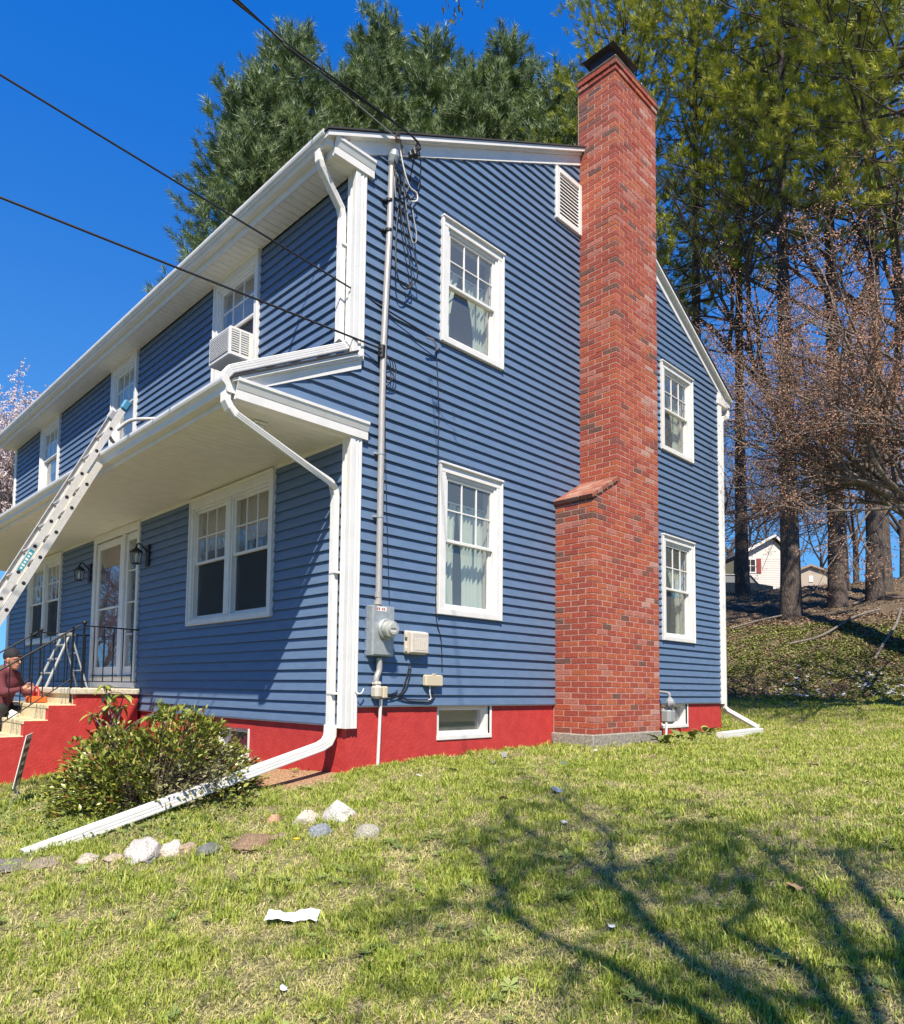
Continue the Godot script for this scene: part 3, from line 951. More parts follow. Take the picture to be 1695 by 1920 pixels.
func build_roofs() -> void:
	var TX = axes(Vector3(0, 0, -1), Vector3(0, 1, 0), Vector3(1, 0, 0))   # profile X = -z, Y = y, drawn along x
	# main roof deck and shingles: two slopes
	var e0 := -0.40
	var e1 := DEP + 0.34
	for e in [["roof_slope", e0, RIDGE], ["roof_slope", e1, RIDGE]]:
		var a = Vector2(e[1], rake_top(e[1]) - 0.03)
		var b = Vector2(e[2], rake_top(e[2] - 0.001) - 0.03)
		var R = put("roof_slope", prism_mesh(PackedVector2Array([a, b, b - Vector2(0, 0.045), a - Vector2(0, 0.045)]), -LEN - 0.15, 0.092, TX), M.white, house)
		put("shingles", prism_mesh(PackedVector2Array([a + Vector2(-0.015 * signf(b.x - a.x), 0.003), b + Vector2(0, 0.003), b + Vector2(0, 0.02), a + Vector2(-0.015 * signf(b.x - a.x), 0.02)]), -LEN - 0.17, 0.105, TX), M.roof, R)
	# rake boards, cut where the chimney passes; board, then a crown lip under the shingles
	for e in [[-0.12, 3.632], [4.657, DEP + 0.30]]:
		var p := []
		for off in [[0.0, 0.155], [0.155, 0.185]]:
			p.append([off[0], off[1]])
		var lo0 = rake_low(e[0])
		var lo1 = rake_low(e[1])
		if e[0] > 4: lo1 = rake_low(e[1])
		for q in [[0.0, 0.125, 0.03], [0.127, 0.155, 0.055], [0.157, 0.185, 0.08]]:
			put("rake_board", prism_mesh(PackedVector2Array([Vector2(e[0], lo0 + q[0]), Vector2(e[1], lo1 + q[0]), Vector2(e[1], lo1 + q[1]), Vector2(e[0], lo0 + q[1])]), -0.02, q[2], TX), M.white, house)
	# front eave: fascia, soffit, gutter and the boxed return at the gable
	bar("fascia", house, Vector3(-LEN - 0.1, 4.985, 0.285), Vector3(0.03, 5.165, 0.305), M.white)
	soffit(5.0, 0.02, 0.285, -LEN - 0.1, -0.02)
	gutter("gutter", -LEN - 0.1, 0.035, 5.055, 0.305)
	boxed_return(5.0, -0.17, 0.30, 5.165)
	# rear eave
	bar("fascia", house, Vector3(-LEN - 0.1, 5.02, -DEP - 0.27), Vector3(0.04, 5.17, -DEP - 0.25), M.white)
	bar("soffit_end", house, Vector3(-0.02, 5.0, -DEP - 0.25), Vector3(0.045, 5.12, -DEP + 0.12), M.white, 0.006)
	var RG = group_node("gutter", house)
	var prof := PackedVector2Array([Vector2(0, 0), Vector2(0.07, 0), Vector2(0.08, 0.045), Vector2(0.11, 0.075), Vector2(0.12, 0.115), Vector2(0, 0.115)])
	put("trough", prism_mesh(prof, 0, LEN + 0.15, axes(Vector3(0, 0, -1), Vector3(0, 1, 0), Vector3(1, 0, 0), Vector3(-LEN - 0.1, 5.04, -DEP - 0.27))), M.white, RG)
	# porch roof across the front
	var P = put("porch_roof", prism_mesh(PackedVector2Array([Vector2(0.0, 3.236), Vector2(-1.24, 2.606), Vector2(-1.24, 2.576), Vector2(0.0, 3.206)]), -LEN - 0.1, 0.07, TX), M.white, house)
	put("shingles", prism_mesh(PackedVector2Array([Vector2(0.0, 3.256), Vector2(-1.258, 2.615), Vector2(-1.258, 2.599), Vector2(0.0, 3.239)]), -LEN - 0.12, 0.082, TX), M.roof, P)
	for q in [[0.0, 0.085, 0.03], [0.087, 0.108, 0.05], [0.11, 0.128, 0.066]]:
		put("rake_board", prism_mesh(PackedVector2Array([Vector2(0.07, 3.119 + q[0]), Vector2(-1.12, 2.545 + q[0]), Vector2(-1.12, 2.545 + q[1]), Vector2(0.07, 3.119 + q[1])]), -0.02, q[2], TX), M.white, house)
	bar("fascia", house, Vector3(-LEN - 0.1, 2.45, 1.185), Vector3(0.03, 2.575, 1.205), M.white)
	soffit(2.462, 0.02, 1.185, -LEN - 0.1, -0.005)
	gutter("gutter", -LEN - 0.1, 0.03, 2.495, 1.205)
	boxed_return(2.455, -0.15, 1.20, 2.62)
	bar("frieze_board", house, Vector3(-LEN, 2.425, 0.0), Vector3(-0.1, 2.456, 0.03), M.white)
	# downspouts
	var sp = spout()
	var s = ST()
	sweep(s, sp, [Vector3(-0.10, 5.06, 0.365), Vector3(-0.10, 4.97, 0.36), Vector3(-0.105, 4.92, 0.335), Vector3(-0.128, 4.66, 0.09), Vector3(-0.135, 4.58, 0.068), Vector3(-0.135, 3.42, 0.068), Vector3(-0.11, 3.36, 0.09)], Vector3(0, 0.3, 1))
	put("downspout", s.commit(), M.white, house)
	s = ST()
	sweep(s, sp, [Vector3(-0.055, 3.355, 0.03), Vector3(-0.02, 3.285, 0.10), Vector3(-0.02, 2.735, 1.16), Vector3(-0.02, 2.70, 1.225), Vector3(-0.02, 2.65, 1.262), Vector3(-0.02, 2.58, 1.262)], Vector3(1, 0, 0))
	put("downspout", s.commit(), M.white, house)
	s = ST()
	sweep(s, sp, [Vector3(-0.015, 2.50, 1.262), Vector3(-0.01, 2.43, 1.262), Vector3(0.0, 2.375, 1.235), Vector3(0.004, 2.335, 1.185), Vector3(-0.13, 2.035, 0.125), Vector3(-0.155, 1.99, 0.075), Vector3(-0.155, 1.93, 0.062), Vector3(-0.155, -0.21, 0.062)], Vector3(0, 0.2, 1))
	put("downspout", s.commit(), M.white, house)
	s = ST()
	var de = on_ground(47, 1612)
	sweep(s, spout(0.10, 0.078), [Vector3(-0.15, -0.17, 0.062), Vector3(-0.15, -0.27, 0.066), Vector3(-0.148, -0.325, 0.10), Vector3(-0.145, -0.36, 0.17), Vector3(-0.10, -0.955, 2.54)], Vector3(0, 0.2, 1))
	put("downspout_extension", s.commit(), M.white, house)
	for y in [4.3, 1.2, 0.1]:
		bar("downspout_strap", house, Vector3(-0.18, y, 0.012), Vector3(-0.085, y + 0.022, 0.094), M.white, 0.002)
	s = ST()
	var zr = -DEP - 0.055
	sweep(s, sp, [Vector3(0.0, 5.05, -DEP - 0.33), Vector3(0.0, 4.93, -DEP - 0.33), Vector3(0.005, 4.88, -DEP - 0.30), Vector3(0.01, 4.80, zr - 0.03), Vector3(0.01, 4.74, zr), Vector3(0.01, -0.08, zr), Vector3(0.05, -0.13, zr - 0.03), Vector3(0.42, -0.40, zr - 0.32)], Vector3(1, 0, 0))
	put("downspout", s.commit(), M.white, house)
	s = ST()
	var q0 = on_ground(1419, 1376) + Vector3(0, 0.045, 0)
	var q1 = on_ground(1352, 1386) + Vector3(0, 0.045, 0)
	sweep(s, spout(0.13, 0.095), [q0 + Vector3(0.03, 0, 0), q1])
	put("downspout_extension", s.commit(), M.white, house)

# the boxed end of an eave at the gable: flat board, cove and cap
func boxed_return(y: float, z0: float, z1: float, ytop: float) -> void:
	var prof := PackedVector2Array([Vector2(-0.02, y), Vector2(0.05, y), Vector2(0.05, y + 0.075), Vector2(0.054, y + 0.078), Vector2(0.074, ytop - 0.03), Vector2(0.08, ytop - 0.026), Vector2(0.08, ytop), Vector2(-0.02, ytop)])
	put("eave_return", prism_mesh(prof, z0, z1, axes(Vector3(1, 0, 0), Vector3(0, 1, 0), Vector3(0, 0, 1))), M.white, house)

# ---------------------------------------------------------------- chimney
func build_chimney() -> void:
	var C = group_node("chimney", house)
	var D := 0.545
	var z1 := 4.655
	var zu := 3.635
	var zl := 3.114
	var y0 := -0.335
	var ysh := 2.435
	var ytop := 7.97
	var rec := 0.0035
	bar("footing", C, Vector3(-0.02, -0.9, -z1 - 0.02), Vector3(D + 0.02, y0, -zl + 0.03), M.concrete, 0.01)
	bar("mortar_core", C, Vector3(-0.01, y0, -z1 + rec), Vector3(D - rec, ysh, -zl - rec), M.mortar, 0.0)
	bar("mortar_core", C, Vector3(-0.01, ysh, -z1 + rec), Vector3(D - rec, ytop + 0.2, -zu - rec), M.mortar, 0.0)
	var tones := [Color(0.47, 0.098, 0.056), Color(0.51, 0.12, 0.06), Color(0.43, 0.088, 0.054), Color(0.52, 0.14, 0.066), Color(0.41, 0.088, 0.058), Color(0.29, 0.10, 0.072), Color(0.21, 0.095, 0.075), Color(0.52, 0.19, 0.14), Color(0.58, 0.33, 0.27)]
	var unit := []
	for c in tones:
		var s = ST()
		s.set_color(c)
		box(s, Vector3.ZERO, Vector3.ONE, 0.035)
		unit.append(s.commit())
	var rest = ST()
	var made := 0
	var ch := 0.0678
	var k := 0
	var y := y0
	while y < ytop + 0.17:
		var cap := 0.0
		if y > ytop - 0.02: cap = 0.016 if y < ytop + 0.04 else 0.03
		var a = (zl if y < ysh - 0.03 else zu) - cap
		var b = z1 + cap
		var d = D + cap
		var even = k % 2 == 0
		var hh := 0.0587
		var list := []   # [lx0, lx1, x0, x1]
		# corner brick, then along the front
		var first = 0.194 if even else 0.092
		list.append([a, a + first, d - (0.092 if even else 0.194), d])
		var p = a + first + 0.009
		while p < b - 0.03:
			var l = 0.194
			if b - p - l < 0.05: l = b - p
			list.append([p, p + l, d - 0.092, d])
			p += l + 0.009
		# along the side that faces the front yard
		p = d - (0.092 if even else 0.194) - 0.01
		while p > 0.03:
			var l = 0.194
			if p - l < 0.05: l = p - 0.002
			list.append([a, a + 0.092, p - l, p])
			p -= l + 0.009
		var front_n = list.size()
		# the side that faces the back
		p = d - 0.102
		while p > 0.03:
			var l = 0.194
			if p - l < 0.05: l = p - 0.002
			list.append([b - 0.092, b, p - l, p])
			p -= l + 0.009
		# the front face below the sloping shoulder
		if y >= ysh - 0.03 and y < ysh + 0.27:
			p = zl + (y + 0.03 - 2.40) / 0.33 * (zu - zl) + 0.03
			while p < zu - 0.02:
				var l = min(0.194, zu - 0.012 - p)
				list.append([p, p + l, D - 0.092, D])
				p += l + 0.009
		for i in list.size():
			var q = list[i]
			var t = rng.randi() % 5
			if rng.randf() < 0.08: t = 5 + rng.randi() % 2
			elif rng.randf() < 0.10: t = 7
			# lime bloom, as in the photo: on the front towards the back edge
			var f = clampf((q[0] - 4.05) / 0.55, 0.0, 1.0) if q[3] > d - 0.01 else 0.0
			if rng.randf() < f * 0.55: t = 7 if rng.randf() < 0.6 else 8
			if y > 2.15 and y < ysh and q[1] < a + 0.3 and rng.randf() < 0.6: t = 6
			var jx = rv(-0.0018, 0.0012)
			var size = Vector3(q[3] - q[2], hh + rv(-0.002, 0.001), q[1] - q[0])
			var at = Vector3((q[2] + q[3]) / 2 + jx, y + hh / 2 + 0.005 + rv(-0.0012, 0.0012), -(q[0] + q[1]) / 2 + (jx if q[0] == a else 0.0))
			var B = Basis.from_euler(Vector3(rv(-0.004, 0.004), rv(-0.006, 0.006), 0))
			if made < 299 and i < front_n:
				put("brick", unit[t], M.brick, C, Transform3D(B * Basis.from_scale(size), at))
				made += 1
			else:
				rest.set_color(tones[t] * rv(0.9, 1.1))
				box(rest, at, size, 0.0025, B)
		y += ch
		k += 1
	tag(put("brickwork", rest.commit(), M.brick, C), "", "", "", "stuff")
	# sloping shoulder paved with bricks
	var sa = Vector3(0, 2.42, -zl + 0.035)
	var sb = Vector3(0, 2.745, -zu - 0.01)
	var sd = (sb - sa)
	var sn = Vector3(0, -sd.z, sd.y).normalized()
	if sn.y < 0: sn = -sn
	var Bs = Basis(Vector3(1, 0, 0), sn, Vector3(1, 0, 0).cross(sn))
	var sh = ST()
	prism(sh, PackedVector2Array([Vector2(zl + 0.004, 2.40), Vector2(zu + 0.01, 2.40), Vector2(zu + 0.01, 2.73)]), 0.0, D - 0.004, axes(Vector3(0, 0, -1), Vector3(0, 1, 0), Vector3(1, 0, 0)))
	put("shoulder_core", sh.commit(), M.mortar, C)
	for r in 5:
		var ends = [0.0, 0.333, 0.667, 1.0] if r % 2 == 0 else [0.0, 0.167, 0.5, 0.833, 1.0]
		for c in ends.size() - 1:
			var x0 = ends[c] * (D + 0.022) + 0.003
			var x1 = ends[c + 1] * (D + 0.022) - 0.003
			var w = x1 - x0
			var at = sa.lerp(sb, (r + 0.5) / 5.0) + Vector3((x0 + x1) / 2, 0, 0) + sn * 0.006
			var s = ST()
			s.set_color([Color(0.42, 0.17, 0.11), Color(0.44, 0.22, 0.16), Color(0.36, 0.13, 0.085), Color(0.50, 0.28, 0.21)][(r * 2 + c) % 4])
			box(s, at, Vector3(w, 0.05, sd.length() / 5.0 - 0.010), 0.004, Bs)
			put("shoulder_brick", s.commit(), M.brick, C)
	bar("crown_slab", C, Vector3(-0.01, ytop + 0.2, -z1 - 0.02), Vector3(D + 0.02, ytop + 0.225, -zu + 0.02), M.concrete, 0.01)
	# flue cap
	var F = group_node("flue_cap", C, Transform3D(Basis(), Vector3(0.24, ytop + 0.22, -4.02)))
	var s = ST()
	box(s, Vector3(0, 0.16, 0), Vector3(0.32, 0.30, 0.46), 0.01)
	put("flue_cap_screen", s.commit(), M.flue, C, F.transform)
	s = ST()
	var e0 := [Vector3(-0.24, 0.30, -0.31), Vector3(0.24, 0.30, -0.31), Vector3(0.24, 0.30, 0.31), Vector3(-0.24, 0.30, 0.31)]
	var e1 := [Vector3(-0.08, 0.42, -0.15), Vector3(0.08, 0.42, -0.15), Vector3(0.08, 0.42, 0.15), Vector3(-0.08, 0.42, 0.15)]
	for i in 4:
		var j = (i + 1) % 4
		poly(s, [e0[i], e0[j], e1[j], e1[i]], (e0[i] + e0[j]) * Vector3(1, 0, 1) + Vector3(0, 0.3, 0))
	poly(s, e1, Vector3.UP)
	poly(s, e0, Vector3.DOWN)
	put("flue_cap_roof", s.commit(), M.flue, C, F.transform)
	F.queue_free()
	s = ST()
	tube(s, [Vector3(0.5, ytop + 0.24, -3.7), Vector3(0.5, ytop + 0.24, -4.35), Vector3(0.5, ytop + 0.33, -4.37)], 0.014, 6)
	put("cap_strap", s.commit(), M.chrome, C)

# ---------------------------------------------------------------- fittings on the gable wall
func putw(called: String, mesh: Mesh, m: Material, parent: Node3D) -> MeshInstance3D:
	return put(called, mesh, m, parent, Transform3D(Basis(), -parent.position))

func wslab(called: String, a: Vector3, b: Vector3, m: Material, parent: Node3D, bev := 0.004) -> MeshInstance3D:
	return putw(called, slab(a, b, bev), m, parent)

func build_fittings() -> void:
	var s: SurfaceTool
	# electric meter
	var a = on_x(700, 1134, 0.115)
	var b = on_x(739, 1231, 0.115)
	var E = thing("electric_meter", "grey electric meter box with round glass meter on the blue siding", "electric meter", Vector3(0.016, b.y, (a.z + b.z) / 2))
	wslab("meter_box", Vector3(0.014, b.y, b.z), Vector3(0.112, a.y, a.z), M.grey_metal, E, 0.006)
	wslab("meter_cover", Vector3(0.112, b.y + 0.012, b.z + 0.008), Vector3(0.117, a.y - 0.02, a.z - 0.008), M.grey_metal, E, 0.002)
	wslab("mounting_flange", Vector3(0.012, b.y - 0.01, b.z - 0.015), Vector3(0.02, a.y + 0.01, a.z + 0.015), M.siding, E, 0.002)
	var mc = on_x(723, 1180, 0.117)
	var side = axes(Vector3(0, 1, 0), Vector3(1, 0, 0), Vector3(0, 0, 1), mc)
	s = ST()
	lathe(s, [Vector2(0.0, 0.0), Vector2(0.098, 0.0), Vector2(0.098, 0.022), Vector2(0.09, 0.03), Vector2(0.078, 0.03)], side, 28)
	putw("meter_ring", s.commit(), M.grey_metal, E)
	s = ST()
	lathe(s, [Vector2(0.0, 0.031), Vector2(0.074, 0.031), Vector2(0.074, 0.085), Vector2(0.05, 0.09), Vector2(0.05, 0.112), Vector2(0.0, 0.112)], side, 24)
	putw("meter_face", s.commit(), M.meter_face, E)
	s = ST()
	lathe(s, [Vector2(0.082, 0.026), Vector2(0.081, 0.09), Vector2(0.074, 0.108), Vector2(0.056, 0.115), Vector2(0.055, 0.128), Vector2(0.0, 0.132)], side, 28)
	putw("meter_glass", s.commit(), M.meter_glass, E)
	for e in [[0.0, 0.022], [-0.022, 0.016]]:
		wslab("register_window", mc + Vector3(0.112, e[0] - 0.008, -0.03), mc + Vector3(0.1135, e[0] + 0.008, 0.03), M.dark if e[0] == 0.0 else M.label_white, E, 0.0)
	var lb = on_x(707, 1141, 0.118)
	wslab("warning_label", lb + Vector3(0, -0.02, -0.115), lb + Vector3(0.0006, 0.022, 0), M.label_white, E, 0.0)
	for k in [0, 1, 3, 4]:
		wslab("label_print", lb + Vector3(0.0006, -0.012, -0.014 - k * 0.02), lb + Vector3(0.0010, 0.012, -0.001 - k * 0.02), M.label_red, E, 0.0)
	s = ST()
	tube(s, [on_x(709, 1130, 0.06) + Vector3(0, -0.02, 0), on_x(709, 1130, 0.06) + Vector3(0, 0.02, 0)], 0.042, 14)
	tube(s, [on_x(709, 1120, 0.06), on_x(709, 1110, 0.06)], 0.034, 14)
	putw("conduit_hub", s.commit(), M.conduit, E)
	# service mast
	var base = on_x(709, 1126, 0.062)
	var V = thing("service_mast", "grey conduit mast running up the blue siding from the electric meter", "conduit", base)
	var path := [base]
	for q in [[708, 1000], [708, 900], [710, 760], [713, 640], [718, 540], [724, 430], [735, 312]]:
		var w = on_x(q[0], q[1], 0.062)
		path.append(w)
	for i in path.size(): path[i].z = lerpf(-0.30, -0.37, smoothstep(3.0, 5.2, path[i].y))
	var top = path[-1]
	putw("pipe", tube_mesh(path, 0.031, 14), M.conduit, V)
	s = ST()
	lathe(s, [Vector2(0.034, 0.0), Vector2(0.045, 0.03), Vector2(0.052, 0.09), Vector2(0.035, 0.14), Vector2(0.0, 0.15)], Transform3D(Basis(Vector3(0, 0, 1), -0.35), top), 14)
	putw("weatherhead", s.commit(), M.grey_metal, V)
	for q in [1.75, 2.35, 4.55, 4.85]:
		s = ST()
		tube(s, [Vector3(0.062, q, -0.30 if q < 3.5 else -0.345), Vector3(0.062, q + 0.025, -0.30 if q < 3.5 else -0.346)], 0.035, 14)
		box(s, Vector3(0.03, q + 0.012, (-0.30 if q < 3.5 else -0.345) + 0.035), Vector3(0.03, 0.022, 0.05), 0.003)
		putw("pipe_strap", s.commit(), M.grey_metal if q < 3.5 else M.black_cable, V)
	# service drop cables at the mast head
	var A1 = on_x(748, 262, 0.13)
	var B1 = CAM + px(475, 0) * 8.0
	var F1 = A1 + (B1 - A1) * 9.5
	var W1 = thing("overhead_cable", "thick twisted overhead power cable running up to the mast head", "cable", A1)
	var cp = catenary(A1, F1, 0.35, 40)
	putw("bare_wire", tube_mesh(cp, 0.006, 5), M.grey_cable, W1)
	for ph in 2:
		var tw := []
		for i in 81:
			var t = i / 80.0
			var q = A1.lerp(F1, t) - Vector3(0, 0.35 * 4 * t * (1 - t), 0)
			var an = t * 55.0 + ph * PI
			var rr = 0.014 * smoothstep(0.0, 0.03, t - 0.03)
			q += Vector3(cos(an) * rr, sin(an) * rr, 0)
			if t > 0.07: tw.append(q)
		var bend = on_x(778, 285, 0.16) + Vector3(0, 0, 0.02 * ph)
		tw.insert(0, bend + Vector3(0.02, 0.12, 0.06))
		tw.insert(0, bend)
		putw("insulated_wire", tube_mesh(smooth(tw.slice(0, 4), 6) + tw.slice(4), 0.008, 6), M.black_cable, W1)
	var I = thing("wire_bracket", "rusty bracket with clevis insulator on the white rake board", "bracket", on_x(750, 262, 0.08))
	s = ST()
	tube(s, [on_x(748, 258, 0.05), on_x(748, 262, 0.13)], 0.012, 6)
	tube(s, [on_x(744, 254, 0.12), on_x(753, 268, 0.12)], 0.014, 6)
	tube(s, [on_x(752, 268, 0.1), on_x(757, 290, 0.1)], 0.012, 6)
	putw("clevis", s.commit(), M.bark_grey, I)
	s = ST()
	lathe(s, [Vector2(0.0, -0.03), Vector2(0.028, -0.03), Vector2(0.02, 0.0), Vector2(0.028, 0.03), Vector2(0.0, 0.03)], Transform3D(Basis(), on_x(746, 258, 0.12)), 12)
	putw("insulator", s.commit(), M.bark_grey, I)
	# splices and drip loops
	var L = thing("service_wire_loops", "tangle of black and grey drip loops hanging below the mast head", "wires", on_x(765, 380, 0.06))
	var loops := [
		[[735, 300], [742, 330], [746, 355], [752, 372], [762, 366], [770, 330], [776, 300], [780, 285]],
		[[738, 296], [748, 325], [752, 350], [748, 385], [744, 420], [742, 470], [744, 510], [752, 535], [764, 542], [770, 530]],
		[[786, 285], [789, 310], [787, 340], [780, 365], [768, 373], [760, 360], [757, 320]],
		[[752, 290], [757, 340], [763, 400], [772, 450], [779, 455], [781, 440], [776, 410], [770, 370]],
		[[748, 330], [752, 400], [760, 450], [768, 490], [772, 530], [766, 540], [760, 530]],
		[[755, 380], [768, 440], [780, 490], [783, 515], [778, 530], [768, 538]],
		[[743, 310], [740, 340], [742, 370]],
	]
	for i in loops.size():
		var pts := []
		for j in loops[i].size():
			var q = loops[i][j]
			pts.append(on_x(q[0], q[1], 0.05 + 0.04 * sin(j * 1.1 + i) * (1.0 if i != 4 else 0.4) + 0.03))
		putw("wire", tube_mesh(smooth(pts, 6), 0.0075 if i % 3 != 2 else 0.006, 6), M.black_cable if i in [0, 1, 2, 4, 5] else M.grey_cable, L)
	for e in [[[750, 280], [758, 320], [768, 350], [781, 362], [782, 376], [772, 378]]]:
		var pts := []
		for q in e: pts.append(on_x(q[0], q[1], 0.09))
		putw("wire", tube_mesh(smooth(pts, 4), 0.008, 6), M.label_white, L)
	for q in [[778, 288, 0.028], [784, 276, 0.022], [770, 290, 0.02]]:
		s = ST()
		var c = on_x(q[0], q[1], 0.15)
		box(s, c, Vector3(q[2] * 2, q[2] * 3.2, q[2] * 2), 0.008, Basis(Vector3(0, 0, 1), 0.3))
		putw("splice", s.commit(), M.black_cable, L)
	# two telephone drops
	var A3 = Vector3(0.10, 3.345, -0.25)
	var B3 = CAM + px(0, 370) * 6.75
	var W3 = thing("overhead_cable", "thin black overhead cable tied to the grey conduit mast", "cable", A3)
	putw("wire", tube_mesh(catenary(A3, A3 + (B3 - A3) * 5.5, 0.0, 30), 0.009, 6), M.black_cable, W3)
	var A2 = on_x(812, 634, 0.10)
	var B2 = CAM + px(0, 140) * 7.0
	var W2 = thing("overhead_cable", "thin black overhead cable tied to the hook below the upper window", "cable", A2)
	putw("wire", tube_mesh(catenary(A2, A2 + (B2 - A2) * 4.5, 0.0, 30), 0.008, 6), M.black_cable, W2)
	var K = thing("wire_hook", "small metal wire clamp and hook on the siding below the upper window", "hook", on_x(815, 640, 0.03))
	s = ST()
	tube(s, [on_x(800, 633, 0.11), on_x(812, 637, 0.1)], 0.012, 6)
	tube(s, smooth([on_x(812, 637, 0.1), on_x(818, 648, 0.07), on_x(818, 656, 0.03), on_x(824, 652, 0.02)], 4), 0.011, 6)
	putw("clamp", s.commit(), M.chrome, K)
	# coil tied at the mast
	var Q = thing("cable_coil", "loose coil of thin black cable hanging on the conduit mast", "cable", on_x(724, 690, 0.05))
	for i in 3:
		var c = on_x(725, 695, 0.05)
		var ring := []
		for k in 15:
			var an = TAU * k / 14.0
			ring.append(c + Vector3(0.012 * i, sin(an) * (0.15 - 0.02 * i) + 0.01 * i, cos(an) * (0.055 + 0.01 * i) - 0.012 * i))
		putw("cable_loop", tube_mesh(ring, 0.005, 5), M.black_cable, Q)
	s = ST()
	tube(s, [Vector3(0.06, 3.28, -0.285), Vector3(0.06, 3.40, -0.29)], 0.037, 10)
	putw("tape_wrap", s.commit(), M.black_cable, Q)
	# thin cable down the wall
	var N = thing("wall_cable", "thin dark cable stapled down the blue siding to the small beige box", "cable", on_x(828, 1270, 0.03))
	var wp := []
	for q in [[818, 652], [820, 700], [823, 780], [824, 850], [823, 1000], [824, 1150], [827, 1200], [829, 1260]]:
		wp.append(on_x(q[0], q[1], 0.024))
	for i in wp.size():
		if i in [3, 4, 5]: wp[i].z = -1.09
	putw("wire", tube_mesh(smooth(wp, 5), 0.005, 5), M.black_cable, N)
	var N2 = thing("wall_cable", "thin dark cable running beside the conduit mast to the electric meter", "cable", on_x(730, 1130, 0.03))
	wp = []
	for q in [[722, 700], [722, 800], [725, 950], [728, 1060], [730, 1132]]:
		wp.append(on_x(q[0], q[1], 0.024))
	putw("wire", tube_mesh(smooth(wp, 5), 0.004, 5), M.black_cable, N2)
	# telephone box with ribbed cover
	a = on_x(776, 1184, 0.10)
	b = on_x(805, 1228, 0.10)
	var P = thing("telephone_box", "beige ribbed telephone box beside the electric meter", "utility box", Vector3(0.016, b.y, (a.z + b.z) / 2))
	wslab("box_back", Vector3(0.014, b.y, b.z - 0.01), Vector3(0.055, a.y + 0.01, a.z + 0.06), M.box_beige, P, 0.012)
	wslab("box_cover", Vector3(0.055, b.y + 0.006, b.z), Vector3(0.1, a.y, a.z + 0.025), M.box_beige, P, 0.014)
	for k in 7:
		var z = lerpf(b.z + 0.03, a.z - 0.03, k / 6.0)
		wslab("rib", Vector3(0.098, b.y + 0.04, z - 0.006), Vector3(0.104, a.y - 0.06, z + 0.006), M.box_beige, P, 0.003)
	for y in [a.y - 0.04, b.y + 0.04]:
		wslab("latch", Vector3(0.05, y - 0.02, a.z + 0.055), Vector3(0.075, y + 0.02, a.z + 0.075), M.box_beige, P, 0.004)
	# small yellowed box
	a = on_x(799, 1265, 0.07)
	b = on_x(830, 1287, 0.07)
	var Y = thing("cable_box", "small yellowed square cable box above the basement window", "utility box", Vector3(0.016, b.y, (a.z + b.z) / 2))
	wslab("box_body", Vector3(0.014, b.y, b.z), Vector3(0.07, a.y, a.z), M.box_yellow, Y, 0.012)
	wslab("box_lid", Vector3(0.07, b.y + 0.006, b.z + 0.006), Vector3(0.078, a.y - 0.006, a.z - 0.006), M.box_yellow, Y, 0.006)
	wslab("tab", Vector3(0.05, a.y - 0.002, (a.z + b.z) / 2 - 0.02), Vector3(0.07, a.y + 0.012, (a.z + b.z) / 2 + 0.02), M.box_yellow, Y, 0.003)
	putw("pigtail", tube_mesh(smooth([on_x(806, 1287, 0.05), on_x(806, 1300, 0.05), on_x(808, 1310, 0.045), on_x(803, 1312, 0.04)], 4), 0.006, 6), M.label_white, Y)
	# black cables between the boxes
	var X = thing("utility_cables", "bundle of dark cables looping between the two beige utility boxes", "wires", on_x(745, 1305, 0.03))
	for e in [[[771, 1248], [766, 1275], [758, 1295], [745, 1306], [728, 1302], [722, 1285]], [[768, 1246], [762, 1270], [752, 1298], [738, 1308], [724, 1311]], [[748, 1302], [760, 1310], [778, 1312], [800, 1312], [812, 1310], [812, 1298]], [[744, 1306], [765, 1314], [790, 1316], [808, 1315], [816, 1300]], [[724, 1304], [738, 1300], [746, 1294]]]:
		var pts := []
		for q in e: pts.append(on_x(q[0], q[1], 0.035))
		putw("wire", tube_mesh(smooth(pts, 5), 0.006, 5), M.black_cable, X)
	# service entrance elbow below the meter
	var J = thing("conduit_elbow", "grey conduit elbow fitting between the meter box and white ground pipe", "conduit", on_x(709, 1300, 0.05))
	putw("pipe", tube_mesh(smooth([on_x(711, 1234, 0.06), on_x(711, 1256, 0.06), on_x(706, 1270, 0.06), on_x(705, 1282, 0.06)], 5), 0.028, 12), M.conduit, J)
	s = ST()
	var jc = on_x(706, 1297, 0.06)
	box(s, jc, Vector3(0.10, 0.13, 0.085), 0.025)
	box(s, jc + Vector3(0, 0.075, 0), Vector3(0.075, 0.04, 0.075), 0.015)
	putw("elbow_fitting", s.commit(), M.pvc_beige, J)
	wslab("ground_clamp", jc + Vector3(-0.03, -0.06, -0.115), jc + Vector3(0.03, 0.05, -0.06), M.box_yellow, J, 0.008)
	var G = thing("ground_pipe", "thin white pipe running down the red foundation into the grass", "pipe", on_x(709, 1436, 0.03))
	var gp := on_x(714, 1311, 0.045)
	var gq := on_x(708, 1440, 0.012)
	putw("pipe", tube_mesh([gp, gp.lerp(gq, 0.12), gq], 0.016, 10), M.label_white, G)
	# hook by the corner post
	var H = thing("hose_hook", "bent white wire hook on the siding beside the corner post", "hook", on_x(674, 1300, 0.03))
	putw("bent_wire", tube_mesh(smooth([on_x(666, 1291, 0.022), on_x(668, 1297, 0.05), on_x(674, 1301, 0.08), on_x(679, 1298, 0.075), on_x(682, 1291, 0.07)], 5), 0.006, 6), M.label_white, H)
	# gas meter behind the chimney
	var gm = on_x(1252, 1340, 0.2)
	var U = thing("gas_meter", "grey gas meter with pipes low on the wall behind the chimney", "gas meter", Vector3(0.2, gm.y - 0.12, gm.z))
	s = ST()
